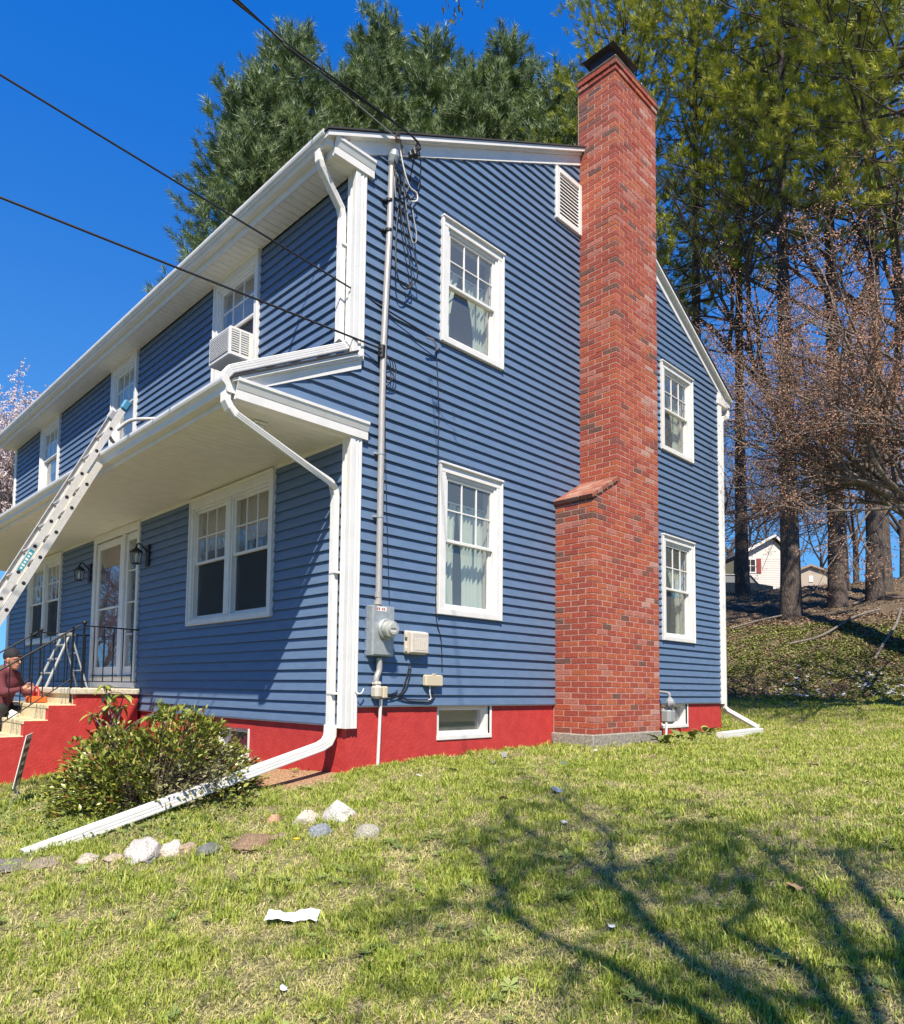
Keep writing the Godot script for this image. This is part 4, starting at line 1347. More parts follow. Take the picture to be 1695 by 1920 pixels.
	box(s, Vector3(0.2, gm.y - 0.02, gm.z), Vector3(0.16, 0.22, 0.2), 0.04)
	putw("meter_body", s.commit(), M.grey_plastic, U)
	s = ST()
	lathe(s, [Vector2(0.0, -0.04), Vector2(0.07, -0.03), Vector2(0.08, 0.0), Vector2(0.05, 0.03), Vector2(0.03, 0.05), Vector2(0.0, 0.05)], axes(Vector3(0, 1, 0), Vector3(1, 0, 0), Vector3(0, 0, 1), Vector3(0.27, gm.y + 0.17, gm.z + 0.05)), 16)
	putw("regulator", s.commit(), M.grey_plastic, U)
	putw("pipe", tube_mesh(smooth([Vector3(0.2, gm.y + 0.08, gm.z - 0.05), Vector3(0.2, gm.y + 0.22, gm.z - 0.05), Vector3(0.19, gm.y + 0.3, gm.z - 0.05), Vector3(0.02, gm.y + 0.32, gm.z - 0.06)], 4), 0.02, 8), M.grey_plastic, U)
	putw("pipe", tube_mesh([Vector3(0.22, gm.y + 0.16, gm.z + 0.06), Vector3(0.22, gm.y - 0.3, gm.z + 0.09)], 0.018, 8), M.label_white, U)
	# light fixture on the porch soffit
	var f = on_x(494, 783, -0.35)
	f = Vector3(-0.30, 2.445, 0.80)
	var T = thing("soffit_light", "small white motion light under the porch soffit", "light fixture", f)
	s = ST()
	box(s, Vector3(0, -0.004, 0), Vector3(0.13, 0.02, 0.13), 0.006)
	put("mounting_plate", s.commit(), M.soffit_white, T)
	s = ST()
	box(s, Vector3(0, -0.045, 0), Vector3(0.10, 0.06, 0.08), 0.012)
	put("fixture_body", s.commit(), M.soffit_white, T)
	# air conditioner
	var c0 := Vector3(-2.32, 3.77, 0.03)
	var AC = thing("air_conditioner", "white window air conditioner above the porch roof", "air conditioner", c0)
	put("case", slab(Vector3(0, 0, -0.1), Vector3(0.48, 0.33, 0.25), 0.012), M.white, AC)
	put("back_grille", slab(Vector3(0.03, 0.04, 0.25), Vector3(0.45, 0.30, 0.254), 0.0), M.grey_plastic, AC)
	for k in 12:
		put("fin", slab(Vector3(0.04, 0.05 + k * 0.02, 0.254), Vector3(0.44, 0.056 + k * 0.02, 0.259), 0.0), M.white, AC)
	for z in [0.02, 0.135]:
		put("side_grille", slab(Vector3(0.48, 0.05, z), Vector3(0.4825, 0.30, z + 0.095), 0.0), M.grey_plastic, AC)
		for k in 9:
			put("louvre", slab(Vector3(0.4825, 0.06 + k * 0.026, z + 0.004), Vector3(0.488, 0.07 + k * 0.026, z + 0.091), 0.0), M.white, AC)
	# lanterns beside the door
	for e in [[-4.42, "black carriage lantern on the siding between the door and double window"], [-6.64, "black carriage lantern on the siding beside the far door jamb"]]:
		lantern(Vector3(e[0], 1.86, 0.02), e[1])

func lantern(at: Vector3, label: String) -> void:
	var L = thing("wall_lantern", label, "wall lantern", at, "lanterns beside the entrance door")
	var s = ST()
	box(s, Vector3(0, 0.05, 0.01), Vector3(0.11, 0.30, 0.022), 0.008)
	put("back_plate", s.commit(), M.black_iron, L)
	put("arm", tube_mesh(smooth([Vector3(0, 0.1, 0.02), Vector3(0, 0.17, 0.08), Vector3(0, 0.20, 0.14), Vector3(0, 0.155, 0.165)], 5), 0.01, 6), M.black_iron, L)
	s = ST()
	lathe(s, [Vector2(0.0, 0.165), Vector2(0.012, 0.16), Vector2(0.02, 0.14), Vector2(0.085, 0.085), Vector2(0.085, 0.075), Vector2(0.0, 0.075)], Transform3D(Basis(), Vector3(0, 0, 0.165)), 6)
	put("lantern_roof", s.commit(), M.black_iron, L)
	s = ST()
	lathe(s, [Vector2(0.0, -0.09), Vector2(0.05, -0.085), Vector2(0.062, -0.07), Vector2(0.0, -0.065)], Transform3D(Basis(), Vector3(0, 0, 0.165)), 6)
	put("lantern_base", s.commit(), M.black_iron, L)
	for k in 6:
		var an = TAU * k / 6.0
		var d = Vector3(cos(an), 0, sin(an))
		put("cage_bar", tube_mesh([Vector3(0, -0.07, 0.165) + d * 0.058, Vector3(0, 0.08, 0.165) + d * 0.072], 0.005, 4), M.black_iron, L)
	s = ST()
	lathe(s, [Vector2(0.054, -0.065), Vector2(0.068, 0.075)], Transform3D(Basis(), Vector3(0, 0, 0.165)), 6)
	put("glass", s.commit(), M.meter_glass, L)
	put("bulb", tube_mesh([Vector3(0, -0.06, 0.165), Vector3(0, 0.03, 0.165)], 0.016, 8), M.label_white, L)

# ---------------------------------------------------------------- front steps, railings, ladders, person
func build_porch_things() -> void:
	var s: SurfaceTool
	var X0 := -6.65
	var X1 := -4.55
	var S = thing("front_steps", "red-sided front steps with cream treads below the entrance door", "steps", Vector3(X1, -0.7, 0.9))
	var tops := [[0.03, 0.0, 0.82], [-0.10, 0.82, 1.14], [-0.287, 1.14, 1.41], [-0.475, 1.41, 1.67], [-0.66, 1.67, 1.94]]
	var prof := PackedVector2Array([Vector2(0.03, -1.2)])
	prof.append(Vector2(0.03, 0.024))
	for i in 4:
		prof.append(Vector2(tops[i][2], tops[i][0] - 0.008))
		prof.append(Vector2(tops[i][2], tops[i + 1][0] - 0.008))
	prof.append(Vector2(tops[4][2], tops[4][0] - 0.008))
	prof.append(Vector2(tops[4][2], -1.2))
	for x in [X1 - 0.12, X0]:
		putw("side_wall", prism_mesh(prof, x, x + 0.12, axes(Vector3(0, 0, 1), Vector3(0, 1, 0), Vector3(1, 0, 0))), M.red_stucco, S)
	for i in range(1, 5):
		wslab("tread", Vector3(X0 + 0.004, tops[i][0] - 0.05, tops[i][1] - 0.1), Vector3(X1 - 0.004, tops[i][0], tops[i][2] + 0.012), M.cream, S, 0.008)
		wslab("riser", Vector3(X0 + 0.122, tops[i][0] - 0.3, tops[i][2] - 0.1), Vector3(X1 - 0.122, tops[i][0] - 0.05, tops[i][2] + 0.004), M.cream, S, 0.004)
	wslab("riser", Vector3(X0 + 0.122, -0.2, 0.7), Vector3(X1 - 0.122, 0.03, 0.824), M.cream, S, 0.004)
	wslab("landing_slab", Vector3(X0 - 0.03, 0.03, 0.02), Vector3(X1 + 0.035, 0.11, 0.86), M.slab_cream, S, 0.012)
	# railings
	for e in [[-4.68, "black iron stair railing above the red side wall"], [-6.52, "black iron stair railing on the far side of the front steps"]]:
		var x = e[0]
		var R = thing("stair_railing", e[1], "railing", Vector3(x, 0.11, 0.5), "railings of the front steps")
		putw("top_rail", tube_mesh([Vector3(x, 0.915, 0.0), Vector3(x, 0.925, 0.72)], 0.010, 6), M.black_iron, R)
		putw("bottom_rail", tube_mesh([Vector3(x, 0.20, 0.0), Vector3(x, 0.20, 0.72)], 0.007, 6), M.black_iron, R)
		putw("post", slab(Vector3(x - 0.012, 0.11, 0.706), Vector3(x + 0.012, 0.95, 0.73), 0.003), M.black_iron, R)
		s = ST()
		lathe(s, [Vector2(0.0, -0.03), Vector2(0.02, -0.022), Vector2(0.03, 0.0), Vector2(0.02, 0.022), Vector2(0.0, 0.03)], Transform3D(Basis(), Vector3(x, 0.965, 0.718)), 10)
		putw("finial", s.commit(), M.black_iron, R)
		for k in 5:
			putw("baluster", slab(Vector3(x - 0.0055, 0.2, 0.08 + k * 0.125), Vector3(x + 0.0055, 0.92, 0.091 + k * 0.125), 0.0), M.black_iron, R)
		var a := Vector3(x, 0.905, 0.80)
		var b := Vector3(x, 0.17, 1.88)
		putw("post", slab(Vector3(x - 0.012, -0.08, 0.838), Vector3(x + 0.012, 0.905, 0.862), 0.003), M.black_iron, R)
		putw("hand_rail", tube_mesh([a + Vector3(0, 0.02, -0.03), b], 0.012, 6), M.black_iron, R)
		putw("bottom_rail", tube_mesh([Vector3(x, 0.25, 0.82), Vector3(x, -0.50, 1.87)], 0.008, 6), M.black_iron, R)
		putw("post", slab(Vector3(x - 0.016, -0.66, 1.86), Vector3(x + 0.016, 0.2, 1.892), 0.003), M.black_iron, R)
		for k in 8:
			var t = (k + 0.7) / 8.2
			var z = lerpf(0.85, 1.87, t)
			putw("baluster", slab(Vector3(x - 0.0055, 0.25 - 0.714 * (z - 0.82), z - 0.0055), Vector3(x + 0.0055, 0.905 - 0.68 * (z - 0.8), z + 0.0055), 0.0), M.black_iron, R)
	# aluminium step ladder on the landing
	var L = thing("step_ladder", "small aluminium step ladder standing on the front landing", "step ladder", Vector3(-6.12, 0.11, 0.50))
	var hy := 0.76
	for x in [-0.22, 0.22]:
		put("front_rail", tube_mesh([Vector3(x, 0, 0.30), Vector3(x * 0.75, hy, 0.0)], 0.02, 6), M.grey_metal, L)
		put("rear_rail", tube_mesh([Vector3(x, 0, -0.26), Vector3(x * 0.75, hy, -0.03)], 0.014, 6), M.grey_metal, L)
	for k in 3:
		var t = (k + 1) / 3.7
		s = ST()
		box(s, Vector3(0, hy * t, lerpf(0.30, 0.0, t)), Vector3(0.42 - 0.09 * t, 0.022, 0.085), 0.004)
		put("step", s.commit(), M.grey_metal, L)
	for k in 2:
		var t = (k + 1) / 3.0
		put("rear_brace", tube_mesh([Vector3(-0.21 + 0.05 * t, hy * t, lerpf(-0.26, -0.03, t)), Vector3(0.21 - 0.05 * t, hy * t, lerpf(-0.26, -0.03, t))], 0.008, 5), M.grey_metal, L)
	s = ST()
	box(s, Vector3(0, hy + 0.015, -0.015), Vector3(0.40, 0.045, 0.13), 0.01)
	put("top_cap", s.commit(), M.grey_metal, L)
	# things around the step
	var B = thing("tool_tray", "orange and red tool tray on the front step", "tool tray", Vector3(-5.6, -0.10, 1.0))
	put("tray", slab(Vector3(-0.16, 0.0, -0.1), Vector3(0.16, 0.09, 0.1), 0.02), mat("orange", lin(0.62, 0.13, 0.02), 0.5), B)
	put("handle", tube_mesh(smooth([Vector3(-0.13, 0.08, 0), Vector3(-0.06, 0.2, 0), Vector3(0.06, 0.2, 0), Vector3(0.13, 0.08, 0)], 4), 0.014, 6), mat("tool_red", lin(0.5, 0.02, 0.02), 0.45), B)
	var rag = thing("white_rag", "crumpled white rag on the cream step beside the person", "rag", Vector3(-5.6, -0.287, 1.28))
	put("cloth", rock_mesh(5, Vector3(0.11, 0.09, 0.1), 0.35), mat("rag", lin(0.7, 0.66, 0.58), 0.9), rag)
	person()
	# extension ladder leaning on the porch gutter
	var d := Vector3(0, 2.236, -1.108).normalized()
	var n := Vector3(0, -d.z, d.y)
	var topf := Vector3(-2.60, 3.14, 1.045)
	var foot = topf - d * ((topf.y + 0.98) / d.y)
	var E = thing("extension_ladder", "aluminium extension ladder with blue caps leaning on the porch gutter", "ladder", foot + Vector3(-0.2, 0, 0))
	var Bs = Basis(Vector3(1, 0, 0), d, n)
	var total = (topf - foot).length()
	for sec in [["fly", 1.6, total, 0.044, 0.40], ["base", 0.0, (2.50 + 0.98) / d.y, -0.044, 0.44]]:
		for sx in [0.0, -1.0]:
			var x = (-2.6 if sec[0] == "fly" else -2.58) if sx == 0.0 else (-3.0 if sec[0] == "fly" else -3.02)
			var c = Vector3(x, foot.y, foot.z) + d * (sec[1] + sec[2]) / 2 + n * sec[3]
			var len = sec[2] - sec[1]
			s = ST()
			box(s, c, Vector3(0.004, len, 0.062), 0.0, Bs)
			for q in [-0.029, 0.029]:
				box(s, c + n * q + Vector3(-0.012 if sx == 0.0 else 0.012, 0, 0), Vector3(0.024, len, 0.005), 0.0, Bs)
			putw("rail", s.commit(), M.aluminium, E)
			var k = 0.25
			while sec[1] + k < sec[2] - 0.1:
				var rc = Vector3(x, foot.y, foot.z) + d * (sec[1] + k) + n * sec[3]
				s = ST()
				var out = 0.0035 if sx == 0.0 else -0.0035
				lathe(s, [Vector2(0.0, 0.0), Vector2(0.019, 0.0), Vector2(0.019, absf(out)), Vector2(0.016, absf(out) + 0.001), Vector2(0.0, absf(out) + 0.001)], Transform3D(Basis(d, Vector3(signf(out), 0, 0), n), rc), 12)
				putw("rung_end", s.commit(), M.dark, E)
				if sx == 0.0:
					putw("rung", tube_mesh([rc, rc + Vector3(-0.40 if sec[0] == "fly" else -0.44, 0, 0)], 0.016, 8), M.aluminium, E)
				k += 0.305
	for x in [-2.6, -3.0]:
		s = ST()
		var c = Vector3(x, foot.y, foot.z) + d * (total + 0.02) + n * 0.044
		box(s, c, Vector3(0.046, 0.13, 0.084), 0.022, Bs)
		putw("end_cap", s.commit(), M.ladder_blue if x == -2.6 else M.grey_plastic, E)
		var lc = Vector3(x + 0.003, foot.y, foot.z) + d * (total - 2.0) + n * 0.044
		if x == -2.6:
			s = ST()
			box(s, lc, Vector3(0.0015, 0.24, 0.045), 0.0, Bs)
			putw("label", s.commit(), M.label_teal, E)
			for k in 6:
				s = ST()
				box(s, lc + d * (-0.09 + k * 0.034) + Vector3(0.001, 0, 0), Vector3(0.001, 0.02, 0.03 if k % 2 else 0.02), 0.0, Bs)
				putw("label_print", s.commit(), M.label_white, E)
	for sx in [1.0, -1.0]:
		var x = -2.59 if sx > 0 else -3.01
		var st = Vector3(x, foot.y, foot.z) + d * (total - 0.28) - n * 0.01
		var arm = smooth([st, st + Vector3(0.12 * sx, 0.10, -0.1), st + Vector3(0.32 * sx, 0.10, -0.24), Vector3(x + 0.50 * sx, 3.01, 0.68), Vector3(x + 0.54 * sx, 2.99, 0.655)], 5)
		putw("standoff_arm", tube_mesh(arm, 0.02, 8), M.aluminium, E)
	# lawn sign seen on edge
	var g = on_ground(20, 1512)
	var dirv = (g - CAM).normalized()
	dirv.y = 0
	dirv = dirv.normalized()
	var sidev = dirv.cross(Vector3.UP)
	var K = thing("yard_sign", "leaning white yard sign on wire legs seen on edge beside the bush", "sign", g)
	var lean = (Vector3.UP + sidev * 0.19).normalized()
	var face = (dirv + sidev * 0.14).normalized()
	var Bk = Basis(face, lean, face.cross(lean)).orthonormalized()
	s = ST()
	box(s, lean * 0.44, Vector3(0.42, 0.50, 0.008), 0.001, Bk)
	put("panel", s.commit(), M.label_white, K)
	for k in 5:
		s = ST()
		box(s, lean * (0.28 + k * 0.085) - Bk.z * 0.005 + Bk.x * (0.02 * (k % 2)), Vector3(0.32, 0.045, 0.001), 0.0, Bk)
		put("print", s.commit(), M.label_print, K)
		s = ST()
		box(s, lean * (0.28 + k * 0.085) + Bk.z * 0.005 + Bk.x * (0.02 * (k % 2)), Vector3(0.32, 0.045, 0.001), 0.0, Bk)
		put("print", s.commit(), M.label_print, K)
	for q in [-0.13, 0.13]:
		put("leg", tube_mesh([Bk.x * q - Vector3(0, 0.1, 0), Bk.x * q + lean * 0.62], 0.004, 5), M.grey_metal, K)

# ---------------------------------------------------------------- seated person: bones joined by a smooth minimum, meshed as surface nets
func sdf_mesh(bones: Array, cell: float, kk: float) -> ArrayMesh:
	var lo := Vector3.ONE * 1e9
	var hi := -lo
	for b in bones:
		for e in [[b[0], b[2]], [b[1], b[3]]]:
			lo = lo.min(e[0] - Vector3.ONE * (e[1] + 2.5 * cell))
			hi = hi.max(e[0] + Vector3.ONE * (e[1] + 2.5 * cell))
	var n = Vector3i(((hi - lo) / cell).ceil()) + Vector3i.ONE
	var val := PackedFloat32Array()
	val.resize(n.x * n.y * n.z)
	val.fill(1.0)
	for b in bones:
		var A: Vector3 = b[0]
		var AB: Vector3 = b[1] - A
		var l2 = max(AB.length_squared(), 1e-9)
		var pad = max(b[2], b[3]) + 3.0 * cell + kk
		var i0 = Vector3i(((A.min(b[1]) - Vector3.ONE * pad - lo) / cell).floor()).clamp(Vector3i.ZERO, n - Vector3i.ONE)
		var i1 = Vector3i(((A.max(b[1]) + Vector3.ONE * pad - lo) / cell).ceil()).clamp(Vector3i.ZERO, n - Vector3i.ONE)
		for k in range(i0.z, i1.z + 1):
			for j in range(i0.y, i1.y + 1):
				for i in range(i0.x, i1.x + 1):
					var p = lo + Vector3(i, j, k) * cell
					var t = clampf((p - A).dot(AB) / l2, 0.0, 1.0)
					var dd = (p - A - AB * t).length() - lerpf(b[2], b[3], t)
					var at = (k * n.y + j) * n.x + i
					var o = val[at]
					var h = max(kk - absf(dd - o), 0.0) / kk
					val[at] = min(dd, o) - h * h * kk * 0.25
	var ids := {}
	var verts := []
	var corner := [0, 1, n.x, n.x + 1, n.x * n.y, n.x * n.y + 1, n.x * n.y + n.x, n.x * n.y + n.x + 1]
	for k in n.z - 1:
		for j in n.y - 1:
			for i in n.x - 1:
				var at = (k * n.y + j) * n.x + i
				var ins := 0
				for c in corner:
					if val[at + c] < 0: ins += 1
				if ins == 0 or ins == 8: continue
				var sum := Vector3.ZERO
				var cnt := 0
				for c1 in 8:
					for ax in [1, 2, 4]:
						if c1 & ax: continue
						var a = val[at + corner[c1]]
						var b = val[at + corner[c1 | ax]]
						if (a < 0) == (b < 0): continue
						var t = a / (a - b)
						var pa = Vector3(c1 & 1, (c1 >> 1) & 1, c1 >> 2)
						var pb = Vector3((c1 | ax) & 1, ((c1 | ax) >> 1) & 1, (c1 | ax) >> 2)
						sum += pa.lerp(pb, t)
						cnt += 1
				ids[at] = verts.size()
				verts.append(lo + (Vector3(i, j, k) + sum / cnt) * cell)
	var s = ST()
	s.set_smooth_group(0)
	for v in verts: s.add_vertex(v)
	var step := [1, n.x, n.x * n.y]
	for at in ids:
		for ax in 3:
			var u = step[(ax + 1) % 3]
			var w = step[(ax + 2) % 3]
			var a = val[at]
			var b = val[at + step[ax]]
			if (a < 0) == (b < 0): continue
			if not (ids.has(at - u) and ids.has(at - w) and ids.has(at - u - w)): continue
			var q = [ids[at], ids[at - u], ids[at - u - w], ids[at - w]]
			if a < 0: q.reverse()
			for e in [0, 1, 2, 0, 2, 3]: s.add_index(q[e])
	s.generate_normals()
	return s.commit()

func person() -> void:
	var o := Vector3(-5.95, -0.275, 1.36)
	var P = thing("person", "person in maroon shirt and dark cap seated on the front steps", "person", o)
	var F := Vector3(0.72, 0, -0.69).normalized()      # facing
	var R := F.cross(Vector3.UP)                        # own right-hand side
	var U := Vector3.UP
	var hip = U * 0.11
	var chest = hip + U * 0.30 + F * 0.07
	var neck = hip + U * 0.50 + F * 0.10
	var head = neck + U * 0.135 + F * 0.05
	var body := []
	body.append([hip - R * 0.07, hip + R * 0.07, 0.13, 0.13])
	body.append([hip, chest, 0.135, 0.15])
	body.append([chest - R * 0.07, chest + R * 0.07, 0.125, 0.125])
	body.append([neck - U * 0.06 - R * 0.15, neck - U * 0.06 + R * 0.15, 0.066, 0.066])
	body.append([neck - U * 0.05, neck + U * 0.05, 0.058, 0.055])
	var elbow_r = neck - U * 0.30 + R * 0.22 + F * 0.10
	var wrist_r = elbow_r + F * 0.23 + U * 0.06 - R * 0.06
	var elbow_l = neck - U * 0.29 - R * 0.22 + F * 0.12
	var wrist_l = elbow_l + F * 0.22 - U * 0.02 + R * 0.08
	for e in [[R, elbow_r, wrist_r], [-R, elbow_l, wrist_l]]:
		body.append([neck - U * 0.07 + e[0] * 0.175, e[1], 0.058, 0.046])
		body.append([e[1], e[2], 0.044, 0.032])
	put("shirt", sdf_mesh(body, 0.016, 0.05), mat("maroon", lin(0.13, 0.028, 0.04), 0.85), P)
	var legs := []
	for e in [1.0, -1.0]:
		var hj = hip + R * 0.09 * e - U * 0.03
		var knee = hj + F * 0.36 + R * 0.10 * e + U * 0.02 + Vector3(0, 0, 0.18)
		var ankle = knee - U * 0.40 + F * 0.02 + Vector3(0, 0, 0.06)
		legs.append([hj, knee, 0.095, 0.065])
		legs.append([knee, ankle, 0.06, 0.042])
		put("boot", sdf_mesh([[ankle - U * 0.01, ankle - U * 0.05, 0.05, 0.05], [ankle - U * 0.055, ankle - U * 0.06 + F * 0.16, 0.045, 0.04]], 0.014, 0.03), M.dark, P)
	legs.append([hip - R * 0.08 - U * 0.03, hip + R * 0.08 - U * 0.03, 0.128, 0.128])
	put("trousers", sdf_mesh(legs, 0.016, 0.05), mat("trousers", lin(0.02, 0.02, 0.024), 0.85), P)
	var skin = mat("skin", lin(0.46, 0.22, 0.15), 0.55)
	var hd := []
	hd.append([head + U * 0.03 - F * 0.015, head + U * 0.03 + F * 0.02, 0.085, 0.082])
	hd.append([head - U * 0.02 + F * 0.03, head - U * 0.085 + F * 0.05, 0.07, 0.042])
	hd.append([neck + U * 0.01, head - U * 0.03, 0.052, 0.055])
	hd.append([head + F * 0.10 + U * 0.01, head + F * 0.118 - U * 0.025, 0.010, 0.015])
	for e in [1.0, -1.0]:
		hd.append([head + R * 0.084 * e + U * 0.015, head + R * 0.088 * e - U * 0.02, 0.018, 0.013])
		hd.append([head + R * 0.032 * e + F * 0.088 + U * 0.03, head + R * 0.05 * e + F * 0.078 + U * 0.032, 0.012, 0.012])
	hd.append([head - U * 0.058 + F * 0.092 - R * 0.02, head - U * 0.058 + F * 0.092 + R * 0.02, 0.009, 0.009])
	put("head", sdf_mesh(hd, 0.0065, 0.014), skin, P)
	for e in [1.0, -1.0]:
		put("eye", sdf_mesh([[head + R * 0.033 * e + F * 0.094 + U * 0.012, head + R * 0.036 * e + F * 0.094 + U * 0.012, 0.010, 0.010]], 0.004, 0.004), M.dark, P)
	var s = ST()
	for e in [1.0, -1.0]:
		var ring := []
		for k in 11:
			ring.append(head + R * (0.034 * e + 0.024 * cos(TAU * k / 10)) + F * 0.108 + U * (0.012 + 0.018 * sin(TAU * k / 10)))
		tube(s, ring, 0.0025, 4, false)
		tube(s, [head + R * 0.058 * e + F * 0.106 + U * 0.014, head + R * 0.086 * e + F * 0.0 + U * 0.018], 0.0025, 4, false)
	put("eyeglasses", s.commit(), M.dark, P)
	var cap := [[head + U * 0.065 - F * 0.02, head + U * 0.065 + F * 0.01, 0.095, 0.09], [head + U * 0.085 - F * 0.01, head + U * 0.09, 0.085, 0.085]]
	cap.append([head + U * 0.068 + F * 0.07 - R * 0.05, head + U * 0.068 + F * 0.07 + R * 0.05, 0.012, 0.012])
	cap.append([head + U * 0.062 + F * 0.13 - R * 0.035, head + U * 0.062 + F * 0.13 + R * 0.035, 0.01, 0.01])
	cap.append([head + U * 0.066 + F * 0.05, head + U * 0.060 + F * 0.155, 0.012, 0.008])
	put("cap", sdf_mesh(cap, 0.009, 0.025), mat("cap", lin(0.018, 0.018, 0.022), 0.85), P)
	for e in [[R, wrist_r, elbow_r], [-R, wrist_l, elbow_l]]:
		var w = e[1]
		var fd = (w - e[2]).normalized()
		var ud = (U - fd * fd.dot(U)).normalized()
		var sd = fd.cross(ud)
		var hb := [[w, w + fd * 0.03, 0.03, 0.027], [w + fd * 0.025 - ud * 0.022, w + fd * 0.085 - ud * 0.026, 0.017, 0.014], [w + fd * 0.025 + ud * 0.022, w + fd * 0.085 + ud * 0.026, 0.017, 0.014]]
		for k in 4:
			var root = w + fd * 0.085 + ud * (0.030 - 0.020 * k)
			var l = [0.030, 0.034, 0.031, 0.024][k]
			var k1 = root + fd * l
			var k2 = k1 + fd * l * 0.5 + sd * l * 0.75
			hb.append([root, k1, 0.0095, 0.0088])
			hb.append([k1, k2, 0.0088, 0.0078])
		var tr = w + fd * 0.035 + ud * 0.030
		hb.append([tr, tr + fd * 0.035 + ud * 0.022 + sd * 0.015, 0.011, 0.0098])
		hb.append([tr + fd * 0.035 + ud * 0.022 + sd * 0.015, tr + fd * 0.065 + ud * 0.020 + sd * 0.03, 0.0098, 0.0085])
		put("hand", sdf_mesh(hb, 0.0042, 0.008), skin, P)

# a lumpy stone or crumple
func rock_mesh(sd: int, r: Vector3, rough: float, c := Color.WHITE) -> ArrayMesh:
	var nz := FastNoiseLite.new()
	nz.seed = sd
	nz.frequency = 0.9
	nz.fractal_octaves = 3
	var sp := SphereMesh.new()
	sp.radial_segments = 26
	sp.rings = 14
	var arr = sp.surface_get_arrays(0)
	var vs: PackedVector3Array = arr[Mesh.ARRAY_VERTEX]
	var ix: PackedInt32Array = arr[Mesh.ARRAY_INDEX]
	var s = ST()
	s.set_smooth_group(0)
	s.set_color(c)
	var planes := []
	var g := RandomNumberGenerator.new()
	g.seed = sd
	for k in 7: planes.append([Vector3(g.randf_range(-1, 1), g.randf_range(-0.4, 1), g.randf_range(-1, 1)).normalized(), g.randf_range(0.62, 0.9)])
	for v in vs:
		var d = v.normalized()
		var q = d * (1.0 + nz.get_noise_3dv(d * 1.6) * rough)
		for p in planes:
			var over = q.dot(p[0]) - p[1]
			if over > 0: q -= p[0] * over * 0.85
		s.add_vertex(q * r)
	for i in ix: s.add_index(i)
	s.generate_normals()
	return s.commit()

# ---------------------------------------------------------------- yard
func blade_tuft(n: int, h: float, w: float, spread: float, sd: int) -> ArrayMesh:
	var g := RandomNumberGenerator.new()
	g.seed = sd
	var s = ST()
	for i in n:
		var a = g.randf() * TAU
		var d = Vector3(cos(a), 0, sin(a))
		var b = Vector3(g.randf_range(-1, 1), 0, g.randf_range(-1, 1)) * spread
		var hh = h * g.randf_range(0.55, 1.15)
		var side = Vector3(-d.z, 0, d.x) * w * g.randf_range(0.7, 1.2)
		var bend = g.randf_range(0.15, 0.9)
		var p1 = b + Vector3(0, hh * 0.55, 0) + d * hh * bend * 0.35
		var p2 = b + Vector3(0, hh * (1.0 - 0.3 * bend), 0) + d * hh * bend
		poly(s, [b - side * 0.5, b + side * 0.5, p1 + side * 0.42, p1 - side * 0.42], d + Vector3(0, 0.4, 0))
		poly(s, [p1 - side * 0.42, p1 + side * 0.42, p2], d + Vector3(0, 0.4, 0))
	return s.commit()

func leaf_mesh(l: float, w: float, fold := 0.25, droop := 0.2) -> ArrayMesh:
	var s = ST()
	var prev: Array = []
	for i in 5:
		var t = i / 4.0
		var ww = w * 0.5 * sin(PI * pow(t, 0.8)) if i > 0 and i < 4 else 0.0
		var c = Vector3(0, -droop * l * t * t, l * t)
		var cur = [c + Vector3(-ww, ww * fold, 0), c, c + Vector3(ww, ww * fold, 0)]
		if i > 0:
			poly(s, [prev[0], prev[1], cur[1], cur[0]] if i > 1 and i < 4 else ([prev[1], cur[1], cur[0]] if i == 1 else [prev[0], prev[1], cur[1]]), Vector3.UP)
			poly(s, [prev[1], prev[2], cur[2], cur[1]] if i > 1 and i < 4 else ([prev[1], cur[2], cur[1]] if i == 1 else [prev[1], prev[2], cur[1]]), Vector3.UP)
		prev = cur
	return s.commit()

func in_house(x: float, z: float) -> bool:
	if x < 0.0 and z < -0.02 and z > -7.8: return true
	if x < 0.58 and z < -3.05 and z > -4.7: return true
	if x < -4.5 and z < 2.0: return true
	return false

func scatter_basis(scale: float, tilt := 0.15) -> Basis:
	return Basis.from_euler(Vector3(rv(-tilt, tilt), rv(0, TAU), rv(-tilt, tilt))).scaled(Vector3.ONE * scale)

